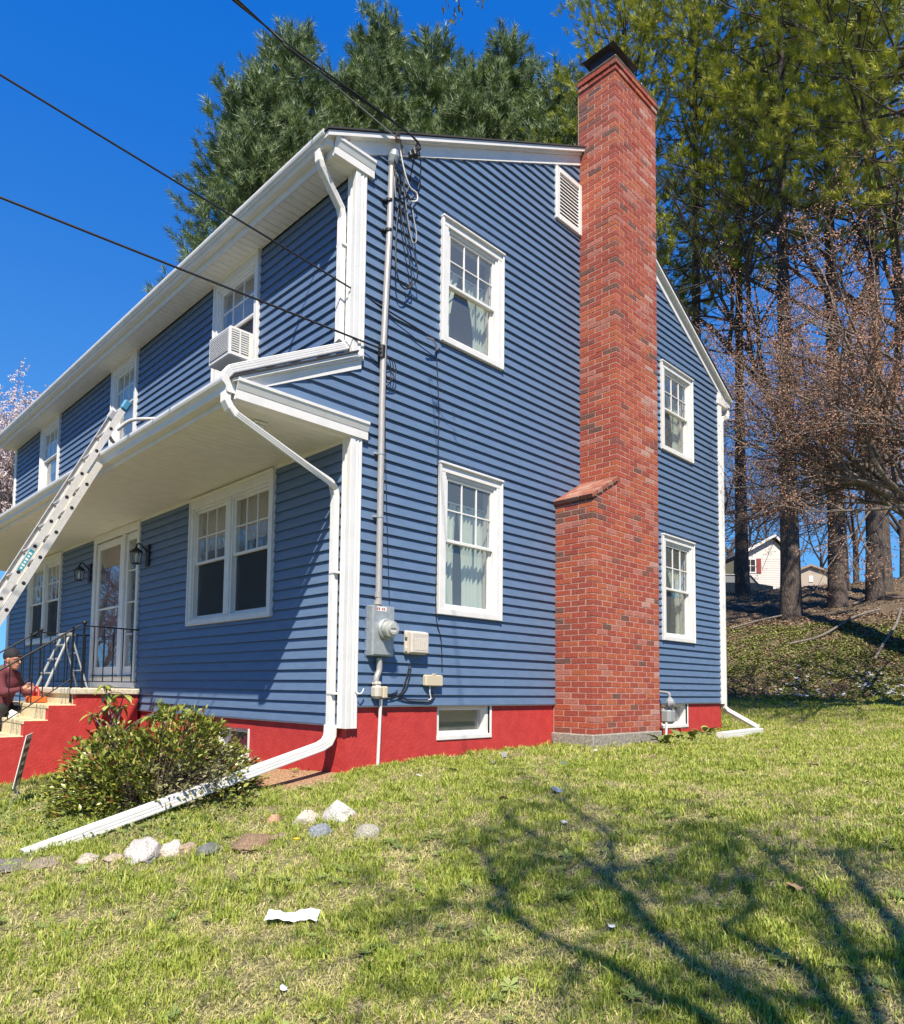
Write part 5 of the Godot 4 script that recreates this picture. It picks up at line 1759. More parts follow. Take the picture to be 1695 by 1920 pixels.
func build_yard() -> void:
	# grass: denser and finer near the viewer's side of the lawn, in rings of distance over a wide sector
	var tufts := [blade_tuft(9, 0.034, 0.0042, 0.027, 1), blade_tuft(9, 0.027, 0.0040, 0.030, 2)]
	var gx := [[], []]
	var gc := [[], []]
	var ctr = Vector2(CAM.x, CAM.z)
	var ang0 = atan2(FWD.z, FWD.x)
	for ring in [[1.0, 3.6, 2300, 1.0], [3.6, 7.2, 1000, 1.15], [7.2, 18.5, 300, 1.55]]:
		var area = 0.5 * (ring[1] * ring[1] - ring[0] * ring[0]) * 1.8
		for i in int(area * ring[2]):
			var d = sqrt(rv(ring[0] * ring[0], ring[1] * ring[1]))
			var a = ang0 + rv(-0.9, 0.9)
			var x = ctr.x + cos(a) * d
			var z = ctr.y + sin(a) * d
			if z < -13.3 - 2.0 * rng.randf() * rng.randf() or in_house(x, z): continue
			if bed_amount(x, z) > rv(0.15, 0.6): continue
			var patch = noise.get_noise_2d(x * 26 + 7, z * 26) * 1.3 + noise.get_noise_2d(x * 90, z * 90 + 30) * 0.9
			var dry = rng.randf() < clampf(0.40 - patch * 0.9, 0.06, 0.85)
			var k = 1 if dry else 0
			var sc = ring[3] * rv(0.65, 1.2) * (1.5 if rng.randf() < 0.06 else 1.0) * (0.85 if dry else 1.0 + max(patch, 0.0) * 0.35)
			gx[k].append(Transform3D(scatter_basis(sc, 0.3 if not dry else 0.7), Vector3(x, hgt(x, z) - 0.004, z)))
			var c: Color
			if dry: c = Color(0.65, 0.565, 0.275).lerp(Color(0.50, 0.46, 0.175), rng.randf())
			else: c = Color(0.21, 0.29, 0.032).lerp(Color(0.45, 0.485, 0.095), rng.randf())
			gc[k].append(c)
	tag(multi("grass", tufts[0], M.grass_blade, gx[0], gc[0]), "short green grass blades of the lawn", "grass", "", "stuff")
	tag(multi("dry_grass", tufts[1], M.grass_blade, gx[1], gc[1]), "straw coloured dead grass among the lawn", "grass", "", "stuff")
	var wx := []
	var wc := []
	var rosette = ST()
	for k in 6:
		var a = TAU * k / 6.0
		var d = Vector3(cos(a), 0.25, sin(a))
		var e = Vector3(-sin(a), 0, cos(a))
		var l = 0.028 + 0.008 * (k % 3)
		poly(rosette, [Vector3.ZERO, d * l * 0.6 + e * 0.008, d * l, d * l * 0.6 - e * 0.008], Vector3.UP)
	for i in 2600:
		var d = sqrt(rv(1.5, 90.0))
		var a = ang0 + rv(-0.8, 0.8)
		var p = Vector2(ctr.x + cos(a) * d, ctr.y + sin(a) * d)
		if in_house(p.x, p.y) or noise.get_noise_2d(p.x * 30, p.y * 30 + 90) < 0.05: continue
		wx.append(Transform3D(scatter_basis(rv(0.7, 1.5), 0.25), Vector3(p.x, hgt(p.x, p.y) + 0.018, p.y)))
		wc.append(Color(0.16, 0.235, 0.05).lerp(Color(0.30, 0.37, 0.10), rng.randf()))
	tag(multi("lawn_weeds", rosette.commit(), M.grass_blade, wx, wc), "flat rosettes of broadleaf weeds in the lawn", "weeds", "", "stuff")
	bush()
	rhododendron()
	stones()
	litter()
	hillside()
	far_houses()

func bush() -> void:
	var c := Vector3(-1.15, 0, 1.27)
	c.y = hgt(c.x, c.z)
	var B = thing("azalea_bush", "rounded evergreen azalea bush in front of the red foundation", "bush", c)
	var s = ST()
	var xf := []
	var cols := []
	for i in 270:
		var a = rv(0, TAU)
		var up = rng.randf()
		var r = sqrt(max(0.0, 1.0 - up * up * 0.86)) * rv(0.9, 1.02)
		var lump = 1.0 + 0.16 * noise.get_noise_2d(cos(a) * 40 + up * 30, sin(a) * 40)
		if sin(a * 3.0 + 1.0) > 0.6 and up > 0.55: lump += 0.14
		var tip = Vector3(cos(a) * 1.22 * r, 0.05 + up * 0.60, sin(a) * 0.70 * r) * (1.0 if i % 4 else rv(0.6, 0.9)) * Vector3(lump, lump, lump)
		tip.y += hgt(c.x + tip.x, c.z + tip.z) - c.y
		tip.y *= lerpf(0.70, 1.0, smoothstep(-0.9, 0.25, tip.x))
		var root = Vector3(cos(a) * 0.14, -0.03, sin(a) * 0.1)
		var mid = root.lerp(tip, 0.55) + Vector3(rv(-0.06, 0.06), -0.05, rv(-0.06, 0.06))
		tube(s, [root, mid, tip], [0.009, 0.005, 0.002], 4, false)
		var pale = cos(a) > 0.75 and up < 0.7 and rng.randf() < 0.7
		for k in 3:
			var sub = tip + Vector3(rv(-0.11, 0.11), rv(-0.12, 0.05), rv(-0.11, 0.11)) * (1.0 if k else 0.2)
			tube(s, [mid.lerp(tip, 0.6), sub], [0.004, 0.002], 3, false)
			var sd = (sub - mid).normalized()
			for j in (9 if pale else 21):
				var ax = (sd + Vector3(rv(-1, 1), rv(-0.4, 1), rv(-1, 1)) * 0.9).normalized()
				var p = sub + Vector3(rv(-1, 1), rv(-1, 0.7), rv(-1, 1)) * 0.058
				xf.append(Transform3D(Basis.looking_at(-ax, Vector3(rv(-1, 1), 1, rv(-1, 1)).normalized()).scaled(Vector3.ONE * rv(0.7, 1.35)), p))
				var col = Color(0.10, 0.14, 0.02).lerp(Color(0.33, 0.35, 0.06), pow(rng.randf(), 1.2))
				if rng.randf() < 0.10: col = Color(0.20, 0.095, 0.035)
				if pale: col = col.lerp(Color(0.30, 0.27, 0.16), 0.7)
				cols.append(col)
	tag(put("stems", s.commit(), M.twig, B), "", "", "", "stuff")
	multi("foliage", leaf_mesh(0.043, 0.021), M.glossy_leaf, xf, cols, B)

func rhododendron() -> void:
	var base = on_z(212, 1400, 0.75)
	base = Vector3(base.x, hgt(base.x, base.z), base.z)
	var R = thing("rhododendron", "leggy rhododendron with pale drooping leaves behind the azalea bush", "shrub", base)
	var lf = leaf_mesh(0.17, 0.062, 0.3, 0.25)
	var meshes := []
	for c in [Color(0.24, 0.30, 0.065), Color(0.36, 0.40, 0.13), Color(0.17, 0.22, 0.04), Color(0.30, 0.32, 0.07)]:
		var s = ST()
		var arr = lf.surface_get_arrays(0)
		for i in arr[Mesh.ARRAY_VERTEX].size():
			s.set_color(c)
			s.set_normal(arr[Mesh.ARRAY_NORMAL][i])
			s.add_vertex(arr[Mesh.ARRAY_VERTEX][i])
		meshes.append(s.commit())
	var tips := []
	for q in [[196, 1284], [205, 1300], [232, 1302], [172, 1338], [184, 1346], [206, 1322], [230, 1324], [190, 1368], [222, 1378], [240, 1372], [330, 1322], [308, 1326], [284, 1342], [134, 1306], [262, 1384]]:
		tips.append(on_z(q[0], q[1], 0.62 + rv(-0.12, 0.12)))
	var hub = on_z(215, 1372, 0.65)
	for t in tips:
		var mid = hub.lerp(t, 0.5) + Vector3(rv(-0.05, 0.05), rv(-0.06, 0.0), rv(-0.04, 0.04))
		put("stem", tube_mesh([base + Vector3(rv(-0.04, 0.04), 0, rv(-0.03, 0.03)) - base, hub - base + Vector3(0, -0.1, 0), mid - base, t - base], [0.016, 0.012, 0.009, 0.006], 5), M.bark_grey, R)
		var n = 8 + rng.randi() % 4
		for k in n:
			var a = TAU * k / n + rv(-0.3, 0.3)
			var pitch = rv(-0.95, 0.35)
			var d = Vector3(cos(a) * cos(pitch), sin(pitch), sin(a) * cos(pitch))
			put("leaf", meshes[rng.randi() % 4], M.glossy_leaf, R, Transform3D(Basis.looking_at(-d, Vector3.UP).scaled(Vector3.ONE * rv(0.75, 1.1)), t - base + d * 0.015))

func stones() -> void:
	# [u, v of its foot, half width, height, half depth, colour, label]
	var L := [
		[22, 1620, 0.19, 0.03, 0.13, Color(0.24, 0.22, 0.19), "flat grey edging stone below the end of the downspout"],
		[88, 1616, 0.15, 0.025, 0.10, Color(0.34, 0.28, 0.21), "flat tan edging stone beside the end of the downspout"],
		[166, 1612, 0.075, 0.05, 0.06, Color(0.60, 0.52, 0.42), "small pale edging stone half sunk in the grass"],
		[215, 1612, 0.07, 0.035, 0.05, Color(0.52, 0.42, 0.32), "low tan chip of stone in the edging row"],
		[272, 1604, 0.155, 0.125, 0.11, Color(0.66, 0.61, 0.56), "largest white edging stone with a cracked grey face"],
		[321, 1601, 0.06, 0.09, 0.055, Color(0.70, 0.64, 0.55), "white edging stone leaning against the largest stone"],
		[354, 1595, 0.062, 0.075, 0.06, Color(0.46, 0.34, 0.24), "square brown edging stone between white and slate stones"],
		[393, 1596, 0.10, 0.055, 0.08, Color(0.20, 0.21, 0.20), "dark slate edging stone lying low in the grass"],
		[476, 1583, 0.17, 0.075, 0.11, Color(0.30, 0.20, 0.12), "broad brown edging stone humped in the grass"],
		[514, 1541, 0.045, 0.055, 0.045, Color(0.56, 0.33, 0.20), "small orange stone beside the pale pair of stones"],
		[576, 1537, 0.105, 0.085, 0.08, Color(0.62, 0.56, 0.46), "pale stone with moss beside the white boulder"],
		[635, 1533, 0.135, 0.125, 0.11, Color(0.68, 0.65, 0.58), "white rounded boulder at the top of the edging"],
		[602, 1561, 0.12, 0.075, 0.07, Color(0.30, 0.33, 0.36), "blue grey stone with a flat slanted face"],
		[690, 1566, 0.08, 0.085, 0.075, Color(0.44, 0.42, 0.33), "greenish rounded stone at the end of the edging"],
		[528, 1570, 0.09, 0.03, 0.06, Color(0.34, 0.27, 0.18), "flat brown stone sunk among the weeds"],
		[668, 1532, 0.09, 0.03, 0.06, Color(0.40, 0.30, 0.19), "flat ochre stone beside the white boulder"],
	]
	for i in L.size():
		var q = L[i]
		var p = on_ground(q[0], q[1])
		var o = put("stone", rock_mesh(40 + i, Vector3(q[2] * 1.28, q[3] * 0.82, q[4] * 1.2), 0.42, q[5]), M.stone, self, Transform3D(Basis(Vector3.UP, 2.3 + rv(-0.25, 0.25)), p + Vector3(0, q[3] * 0.02, 0)))
		tag(o, q[6], "stone", "stones of the bed edging")

func litter() -> void:
	var p = on_ground(548, 1733)
	var s = ST()
	s.set_smooth_group(0)
	var nx := 26
	var nz := 7
	for j in nz + 1:
		for i in nx + 1:
			var u = float(i) / nx
			var v = float(j) / nz
			var w = 0.10 - 0.035 * sin(u * PI)
			var y = 0.022 + 0.007 * sin(u * 9.0 + v) + 0.028 * v * (0.5 + 0.5 * u) + 0.0025 * sin(u * 31 + v * 7)
			s.add_vertex(RGT * Vector3(1, 0, 1) * (u - 0.5) * 0.24 + Vector3(0, y, 0) - Vector3(FWD.x, 0, FWD.z) * (0.5 - v) * w)
	for j in nz:
		for i in nx:
			var a = j * (nx + 1) + i
			for k in [a, a + 1, a + nx + 1, a + 1, a + nx + 2, a + nx + 1]: s.add_index(k)
	s.generate_normals()
	tag(put("paper_scrap", s.commit(), M.paper, self, Transform3D(Basis(), p)), "crumpled white strip of paper lying on the lawn", "paper")
	# offcuts of siding and other scraps on the grass
	var F := [
		[1046, 1488, 0.085, 0.045, "blue", "folded blue siding scrap on the lawn below the chimney"],
		[1058, 1549, 0.035, 0.02, "label_white", "tiny white siding chip in the tree shadow"],
		[945, 1420, 0.20, 0.035, "grey_plastic", "long grey siding offcut lying by the red foundation"],
		[925, 1434, 0.11, 0.022, "grey_plastic", "short grey siding offcut in the grass near the foundation"],
		[1057, 1436, 0.06, 0.03, "blue", "small blue offcut near the chimney footing"],
		[1117, 1411, 0.04, 0.035, "label_white", "white paper bit in front of the chimney footing"],
		[1043, 1416, 0.06, 0.05, "leafbrown", "curled dry leaf beside the chimney corner"],
		[944, 1502, 0.07, 0.045, "leafbrown", "crumpled brown leaf on the shaded lawn"],
		[846, 1448, 0.05, 0.05, "dark", "dark clod on the lawn near the foundation"],
		[785, 1460, 0.04, 0.03, "label_white", "pale chip on the lawn below the meter"],
		[1146, 1747, 0.035, 0.02, "label_white", "small white stub lying between two branch shadows"],
		[1490, 1672, 0.05, 0.04, "leafbrown", "pinkish dry leaf on the open lawn"],
		[530, 1868, 0.03, 0.02, "label_white", "tiny white scrap below the paper strip"],
		[1522, 1438, 0.07, 0.05, "leafbrown", "tan leaf on the lawn toward the wooded bank"],
	]
	mat("blue", lin(0.17, 0.23, 0.34), 0.5)
	mat("leafbrown", lin(0.36, 0.22, 0.13), 0.85)
	for i in F.size():
		var q = F[i]
		var at = on_ground(q[0], q[1])
		var t = ST()
		t.set_smooth_group(0)
		for j in 4:
			for k in 6:
				t.add_vertex(Vector3((k / 5.0 - 0.5) * q[2] * 1.3, 0.014 + 0.3 * q[3] * sin(k * 1.7 + i) * sin(j * 1.3), (j / 3.0 - 0.5) * q[3] * 1.4))
		for j in 3:
			for k in 5:
				var a = j * 6 + k
				for e in [a, a + 1, a + 6, a + 1, a + 7, a + 6]: t.add_index(e)
		t.generate_normals()
		var nm = "dry_leaf" if q[4] == "leafbrown" else ("dirt_clod" if q[4] == "dark" else "siding_scrap")
		tag(put(nm, t.commit(), M[q[4]], self, Transform3D(Basis.from_euler(Vector3(rv(-0.2, 0.2), 2.35 + rv(-0.4, 0.4), rv(-0.2, 0.2))), at + Vector3(0, 0.012, 0))), q[5], "litter", "litter on the lawn")
	var dl = on_ground(554, 1597)
	var D = thing("dandelion", "single yellow dandelion in the lawn below the stones", "flower", dl)
	put("stem", tube_mesh([Vector3.ZERO, Vector3(0.01, 0.07, 0)], 0.003, 4), M.leafbrown, D)
	s = ST()
	lathe(s, [Vector2(0.0, 0.065), Vector2(0.016, 0.068), Vector2(0.02, 0.078), Vector2(0.0, 0.084)], Transform3D(Basis(), Vector3(0.01, 0, 0)), 10)
	put("flower_head", s.commit(), mat("yellow", lin(0.75, 0.5, 0.02), 0.6), D)
	# hostas and weeds at the rear foundation, weeds under the bush
	var lf = leaf_mesh(0.17, 0.105, 0.35, 0.5)
	var H := [[1262, 1366, "hosta clump against the back edge of the chimney"], [1290, 1378, "hosta clump below the rear basement window"], [1322, 1366, "hosta clump at the red foundation corner"], [1340, 1350, "hosta clump beside the rear downspout"], [1254, 1385, "limp hosta leaves at the chimney footing"]]
	for q in H:
		var g = on_ground(q[0], q[1] + 12)
		var T = thing("hosta", q[2], "plant", g, "hostas at the rear foundation")
		for k in 13:
			var a = rv(0, TAU)
			var pitch = rv(0.1, 1.0)
			var d = Vector3(cos(a) * cos(pitch), sin(pitch), sin(a) * cos(pitch))
			var ms = tint(lf, Color(0.17, 0.22, 0.06).lerp(Color(0.30, 0.31, 0.11), rng.randf()))
			put("leaf", ms, M.leaf, T, Transform3D(Basis.looking_at(-d, Vector3.UP).scaled(Vector3.ONE * rv(0.7, 1.15)), d * 0.04 + Vector3(rv(-0.1, 0.1), 0.02, rv(-0.1, 0.1))))
	var xf := []
	var cols := []
	var wl = leaf_mesh(0.032, 0.02, 0.3, 0.3)
	for i in 2200:
		var a = rv(0, TAU)
		var r = sqrt(rng.randf())
		var x = -1.3 + cos(a) * r * 1.9
		var z = 1.55 + sin(a) * r * 0.95
		if bed_amount(x, z) > 0.3 or in_house(x, z): continue
		xf.append(Transform3D(scatter_basis(rv(0.6, 1.5), 0.8), Vector3(x, hgt(x, z) + rv(0.0, 0.06), z)))
		cols.append(Color(0.07, 0.115, 0.02).lerp(Color(0.18, 0.22, 0.06), rng.randf()))
	tag(multi("weeds", wl, M.leaf, xf, cols), "low green weeds round the foot of the azalea bush", "weeds", "", "stuff")

func tint(mesh: Mesh, c: Color) -> ArrayMesh:
	var arr = mesh.surface_get_arrays(0)
	var n = arr[Mesh.ARRAY_VERTEX].size()
	var col := PackedColorArray()
	col.resize(n)
	col.fill(c)
	arr[Mesh.ARRAY_COLOR] = col
	var m := ArrayMesh.new()
	m.add_surface_from_arrays(Mesh.PRIMITIVE_TRIANGLES, arr)
	return m

func hillside() -> void:
	var lf = leaf_mesh(0.046, 0.028, 0.3, 0.3)
	var xf := []
	var cols := []
	var fx := []
	var fc := []
	var lx := []
	var lc := []
	for i in 60000:
		var x = rv(-9, 9)
		var z = rv(-27.0, -13.0) if i % 3 == 0 else rv(-18.8, -12.9)
		var n = noise.get_noise_2d(x * 14, z * 14) + 0.5 * noise.get_noise_2d(x * 60, z * 60)
		var p = Vector3(x, hgt(x, z) + rv(0.0, 0.03), z)
		var green = z > -18.0 and n > rv(-0.5, 0.25) and not (x < -1.2 and z > -14.6 and rng.randf() < 0.75)
		if green:
			for k in 2:
				xf.append(Transform3D(scatter_basis(rv(0.9, 1.8), 0.5), p + Vector3(rv(-0.08, 0.08), rv(0, 0.02), rv(-0.08, 0.08))))
				cols.append(Color(0.13, 0.17, 0.03).lerp(Color(0.34, 0.36, 0.085), rng.randf()))
			if z > -15.6 and x > -1.5 and rng.randf() < 0.22 * smoothstep(-15.6, -13.6, z):
				fx.append(Transform3D(scatter_basis(rv(0.8, 1.5), 0.5), p + Vector3(0, 0.08, 0)))
				fc.append(Color(0.42, 0.40, 0.52).lerp(Color(0.62, 0.60, 0.66), rng.randf()))
		else:
			lx.append(Transform3D(scatter_basis(rv(0.9, 1.8), 0.7), p + Vector3(0, 0.01, 0)))
			lc.append(Color(0.18, 0.115, 0.075).lerp(Color(0.40, 0.28, 0.18), rng.randf()))
	tag(multi("ground_cover", lf, M.leaf, xf, cols), "leafy green ground cover on the bank behind the house", "ground cover", "", "stuff")
	tag(multi("leaf_litter", lf, M.matte, lx, lc), "brown leaf litter on the wooded bank", "leaf litter", "", "stuff")
	var fl = ST()
	for k in 5:
		var a = TAU * k / 5.0
		var d = Vector3(cos(a), 0.3, sin(a))
		var e = Vector3(-sin(a), 0, cos(a))
		poly(fl, [Vector3.ZERO, d * 0.02 + e * 0.012, d * 0.036, d * 0.02 - e * 0.012], Vector3.UP)
	tag(multi("wild_flowers", fl.commit(), M.leaf, fx, fc), "tiny pale lilac flowers at the foot of the bank", "flowers", "", "stuff")
	# fallen branches
	var K := [[[1480, 1215], [1540, 1200], [1600, 1165], [1650, 1150], "long fallen grey branch lying up the bank"], [[1370, 1185], [1420, 1172], [1470, 1160], [1500, 1150], "fallen branch across the top of the bank below the big trunk"], [[1600, 1140], [1640, 1125], [1690, 1128], [1720, 1120], "fallen branch between the two thick trunks"], [[1640, 1245], [1660, 1210], [1680, 1180], [1690, 1150], "crooked fallen stick near the edge of the bank"], [[1380, 1140], [1410, 1150], [1440, 1140], [1465, 1148], "thin fallen stick near the top of the bank"]]
	for q in K:
		var pts := []
		for k in 4: pts.append(on_ground(q[k][0], q[k][1]) + Vector3(0, 0.10, 0))
		var B = put("fallen_branch", tube_mesh(smooth(pts, 4), 0.035, 6), M.bark_grey)
		tag(B, q[4], "branch", "fallen branches on the bank")

func far_houses() -> void:
	# white house on the rise; its gable faces the viewer
	var sdir = Vector3(RGT.x, 0, RGT.z).normalized()
	var a = CAM + px(1390, 1112) * 58.0
	var base = Vector3(a.x, hgt(a.x, a.z) , a.z)
	base.y = a.y - 0.6
	var fwd = Vector3(FWD.x, 0, FWD.z).normalized()
	var k := 58.0 / FOC * 1.05
	var H = thing("white_house", "small white clapboard house with red shutters up behind the trunks", "house", base)
	H.basis = Basis(sdir, Vector3.UP, -fwd)
	var w = 82 * k
	var eh = 62 * k + 0.6
	var ph = 92 * k + 0.6
	var pk = 53 * k
	put("wall", prism_mesh(PackedVector2Array([Vector2(0, 0), Vector2(w, 0), Vector2(w, eh), Vector2(pk, ph - 0.1), Vector2(0, eh)]), -7, 0), mat("far_white", lin(0.66, 0.63, 0.60), 0.8), H)
	for i in 22:
		var yy = 0.1 + i * 0.17
		if yy < eh - 0.1: put("clapboard", slab(Vector3(0.0, yy, 0.0), Vector3(w, yy + 0.15, 0.02), 0.0), M.far_white, H)
	for e in [[Vector2(-0.25, eh - 0.12), Vector2(pk, ph)], [Vector2(w + 0.25, eh - 0.12), Vector2(pk, ph)]]:
		var R = put("roof", prism_mesh(PackedVector2Array([e[0], e[1], e[1] + Vector2(0, 0.16), e[0] + Vector2(0, 0.16)]), -7.3, 0.3), M.roof, H)
		put("rake_trim", prism_mesh(PackedVector2Array([e[0] - Vector2(0, 0.02), e[1] - Vector2(0, 0.02), e[1] + Vector2(0, 0.2), e[0] + Vector2(0, 0.2)]), 0.3, 0.36), M.label_white, R)
	put("lean_to", prism_mesh(PackedVector2Array([Vector2(-1.9, 0), Vector2(0, 0), Vector2(0, eh - 0.05), Vector2(-1.9, eh * 0.5)]), -5, -0.6), mat("far_roof", lin(0.10, 0.10, 0.075), 0.9), H)
	var wx = 15 * k
	var W = group_node("window", H)
	put("window_frame", slab(Vector3(wx - 0.42, 33 * k + 0.6, 0.02), Vector3(wx + 0.42, 57 * k + 0.6, 0.07), 0.01), M.label_white, W)
	for e in [-1.0, 1.0]:
		for r in 2:
			put("pane", slab(Vector3(wx + (0.02 if e > 0 else -0.34), 35 * k + 0.6 + r * 0.48, 0.07), Vector3(wx + (0.34 if e > 0 else -0.02), 35 * k + 1.03 + r * 0.48, 0.075), 0.0), M.dark, W)
		put("shutter", slab(Vector3(wx + e * 0.62 - 0.17, 33 * k + 0.6, 0.02), Vector3(wx + e * 0.62 + 0.17, 57 * k + 0.6, 0.08), 0.01), mat("shutter_red", lin(0.25, 0.05, 0.05), 0.7), H)
	# parked car beside it
	var cp = CAM + px(1378, 1110) * 52.0
	var C = thing("parked_car", "dark parked car in front of the white house", "car", Vector3(cp.x, cp.y - 0.5, cp.z))
	C.basis = Basis(sdir, Vector3.UP, -fwd)
	put("body", prism_mesh(PackedVector2Array([Vector2(-2.1, 0.35), Vector2(2.1, 0.35), Vector2(2.15, 0.8), Vector2(1.2, 0.95), Vector2(0.7, 1.5), Vector2(-1.2, 1.52), Vector2(-1.95, 1.0), Vector2(-2.15, 0.9)]), -0.85, 0.85), mat("car_black", lin(0.012, 0.014, 0.02), 0.25), C)
	put("side_window", prism_mesh(PackedVector2Array([Vector2(-1.6, 1.0), Vector2(0.95, 1.0), Vector2(0.6, 1.42), Vector2(-1.15, 1.44)]), 0.85, 0.86), M.grey_cable, C)
	put("roof_panel", slab(Vector3(-1.15, 1.52, -0.8), Vector3(0.65, 1.56, 0.8), 0.02), M.label_white, C)
	for x in [-1.35, 1.35]:
		for z in [-0.75, 0.75]:
			var s = ST()
			lathe(s, [Vector2(0.0, -0.1), Vector2(0.3, -0.1), Vector2(0.34, -0.06), Vector2(0.34, 0.06), Vector2(0.3, 0.1), Vector2(0.0, 0.1)], axes(Vector3(1, 0, 0), Vector3(0, 0, 1), Vector3(0, 1, 0), Vector3(x, 0.34, z)), 14)
			put("wheel", s.commit(), M.dark, C)
	# beige house further off
	var b = CAM + px(1505, 1100) * 78.0
	var G = thing("beige_house", "distant beige house roof between two tree trunks", "house", Vector3(b.x, b.y - 2.0, b.z))
	G.basis = Basis(sdir, Vector3.UP, -fwd)
	var kk := 78.0 / FOC
	put("wall", prism_mesh(PackedVector2Array([Vector2(-1, 0), Vector2(60 * kk, 0), Vector2(60 * kk, 18 * kk + 2), Vector2(12 * kk, 34 * kk + 2), Vector2(-1.0, 20 * kk + 2)]), -8, 0), mat("far_beige", lin(0.42, 0.36, 0.30), 0.85), G)
	put("roof", prism_mesh(PackedVector2Array([Vector2(62 * kk, 17 * kk + 2), Vector2(12 * kk, 34 * kk + 2), Vector2(12 * kk, 37 * kk + 2), Vector2(62 * kk, 20 * kk + 2)]), -8.3, 0.3), mat("far_roof2", lin(0.30, 0.24, 0.20), 0.9), G)
	put("roof", prism_mesh(PackedVector2Array([Vector2(-1.3, 19 * kk + 2), Vector2(12 * kk, 34 * kk + 2), Vector2(12 * kk, 37 * kk + 2), Vector2(-1.3, 22 * kk + 2)]), -8.3, 0.3), M.far_roof2, G)
	put("window", slab(Vector3(10 * kk, 8 * kk + 2, 0), Vector3(17 * kk, 18 * kk + 2, 0.06), 0.0), M.label_white, G)

# ---------------------------------------------------------------- trees
func plume(n: int, l: float, w: float, sd: int) -> ArrayMesh:
	# a shoot of pine needles along +Y
	var g := RandomNumberGenerator.new()
	g.seed = sd
	var s = ST()
	for i in n:
		var t = g.randf()
		var a = g.randf() * TAU
		var d = Vector3(cos(a), 0, sin(a))
		var b = Vector3(0, l * 0.75 * t, 0)
		var tip = b + (d * g.randf_range(0.5, 1.0) + Vector3.UP * g.randf_range(0.35, 1.1)).normalized() * l * g.randf_range(0.4, 0.7)
		var side = Vector3(-d.z, 0, d.x).rotated(d, g.randf_range(-0.8, 0.8)) * w
		poly(s, [b - side, b + side, tip], d + Vector3(0, 0.5, 0))
	return s.commit()

func stand(u: float, dist: float) -> Vector3:
	var r = px(u, 1275)
	r.y = 0
	r = r.normalized()
	var p = CAM + r * dist
	return Vector3(p.x, hgt(p.x, p.z), p.z)

func top_of(u: float, v: float, dist: float) -> float:
	var r = px(u, v)
	return CAM.y + r.y / Vector2(r.x, r.z).length() * dist

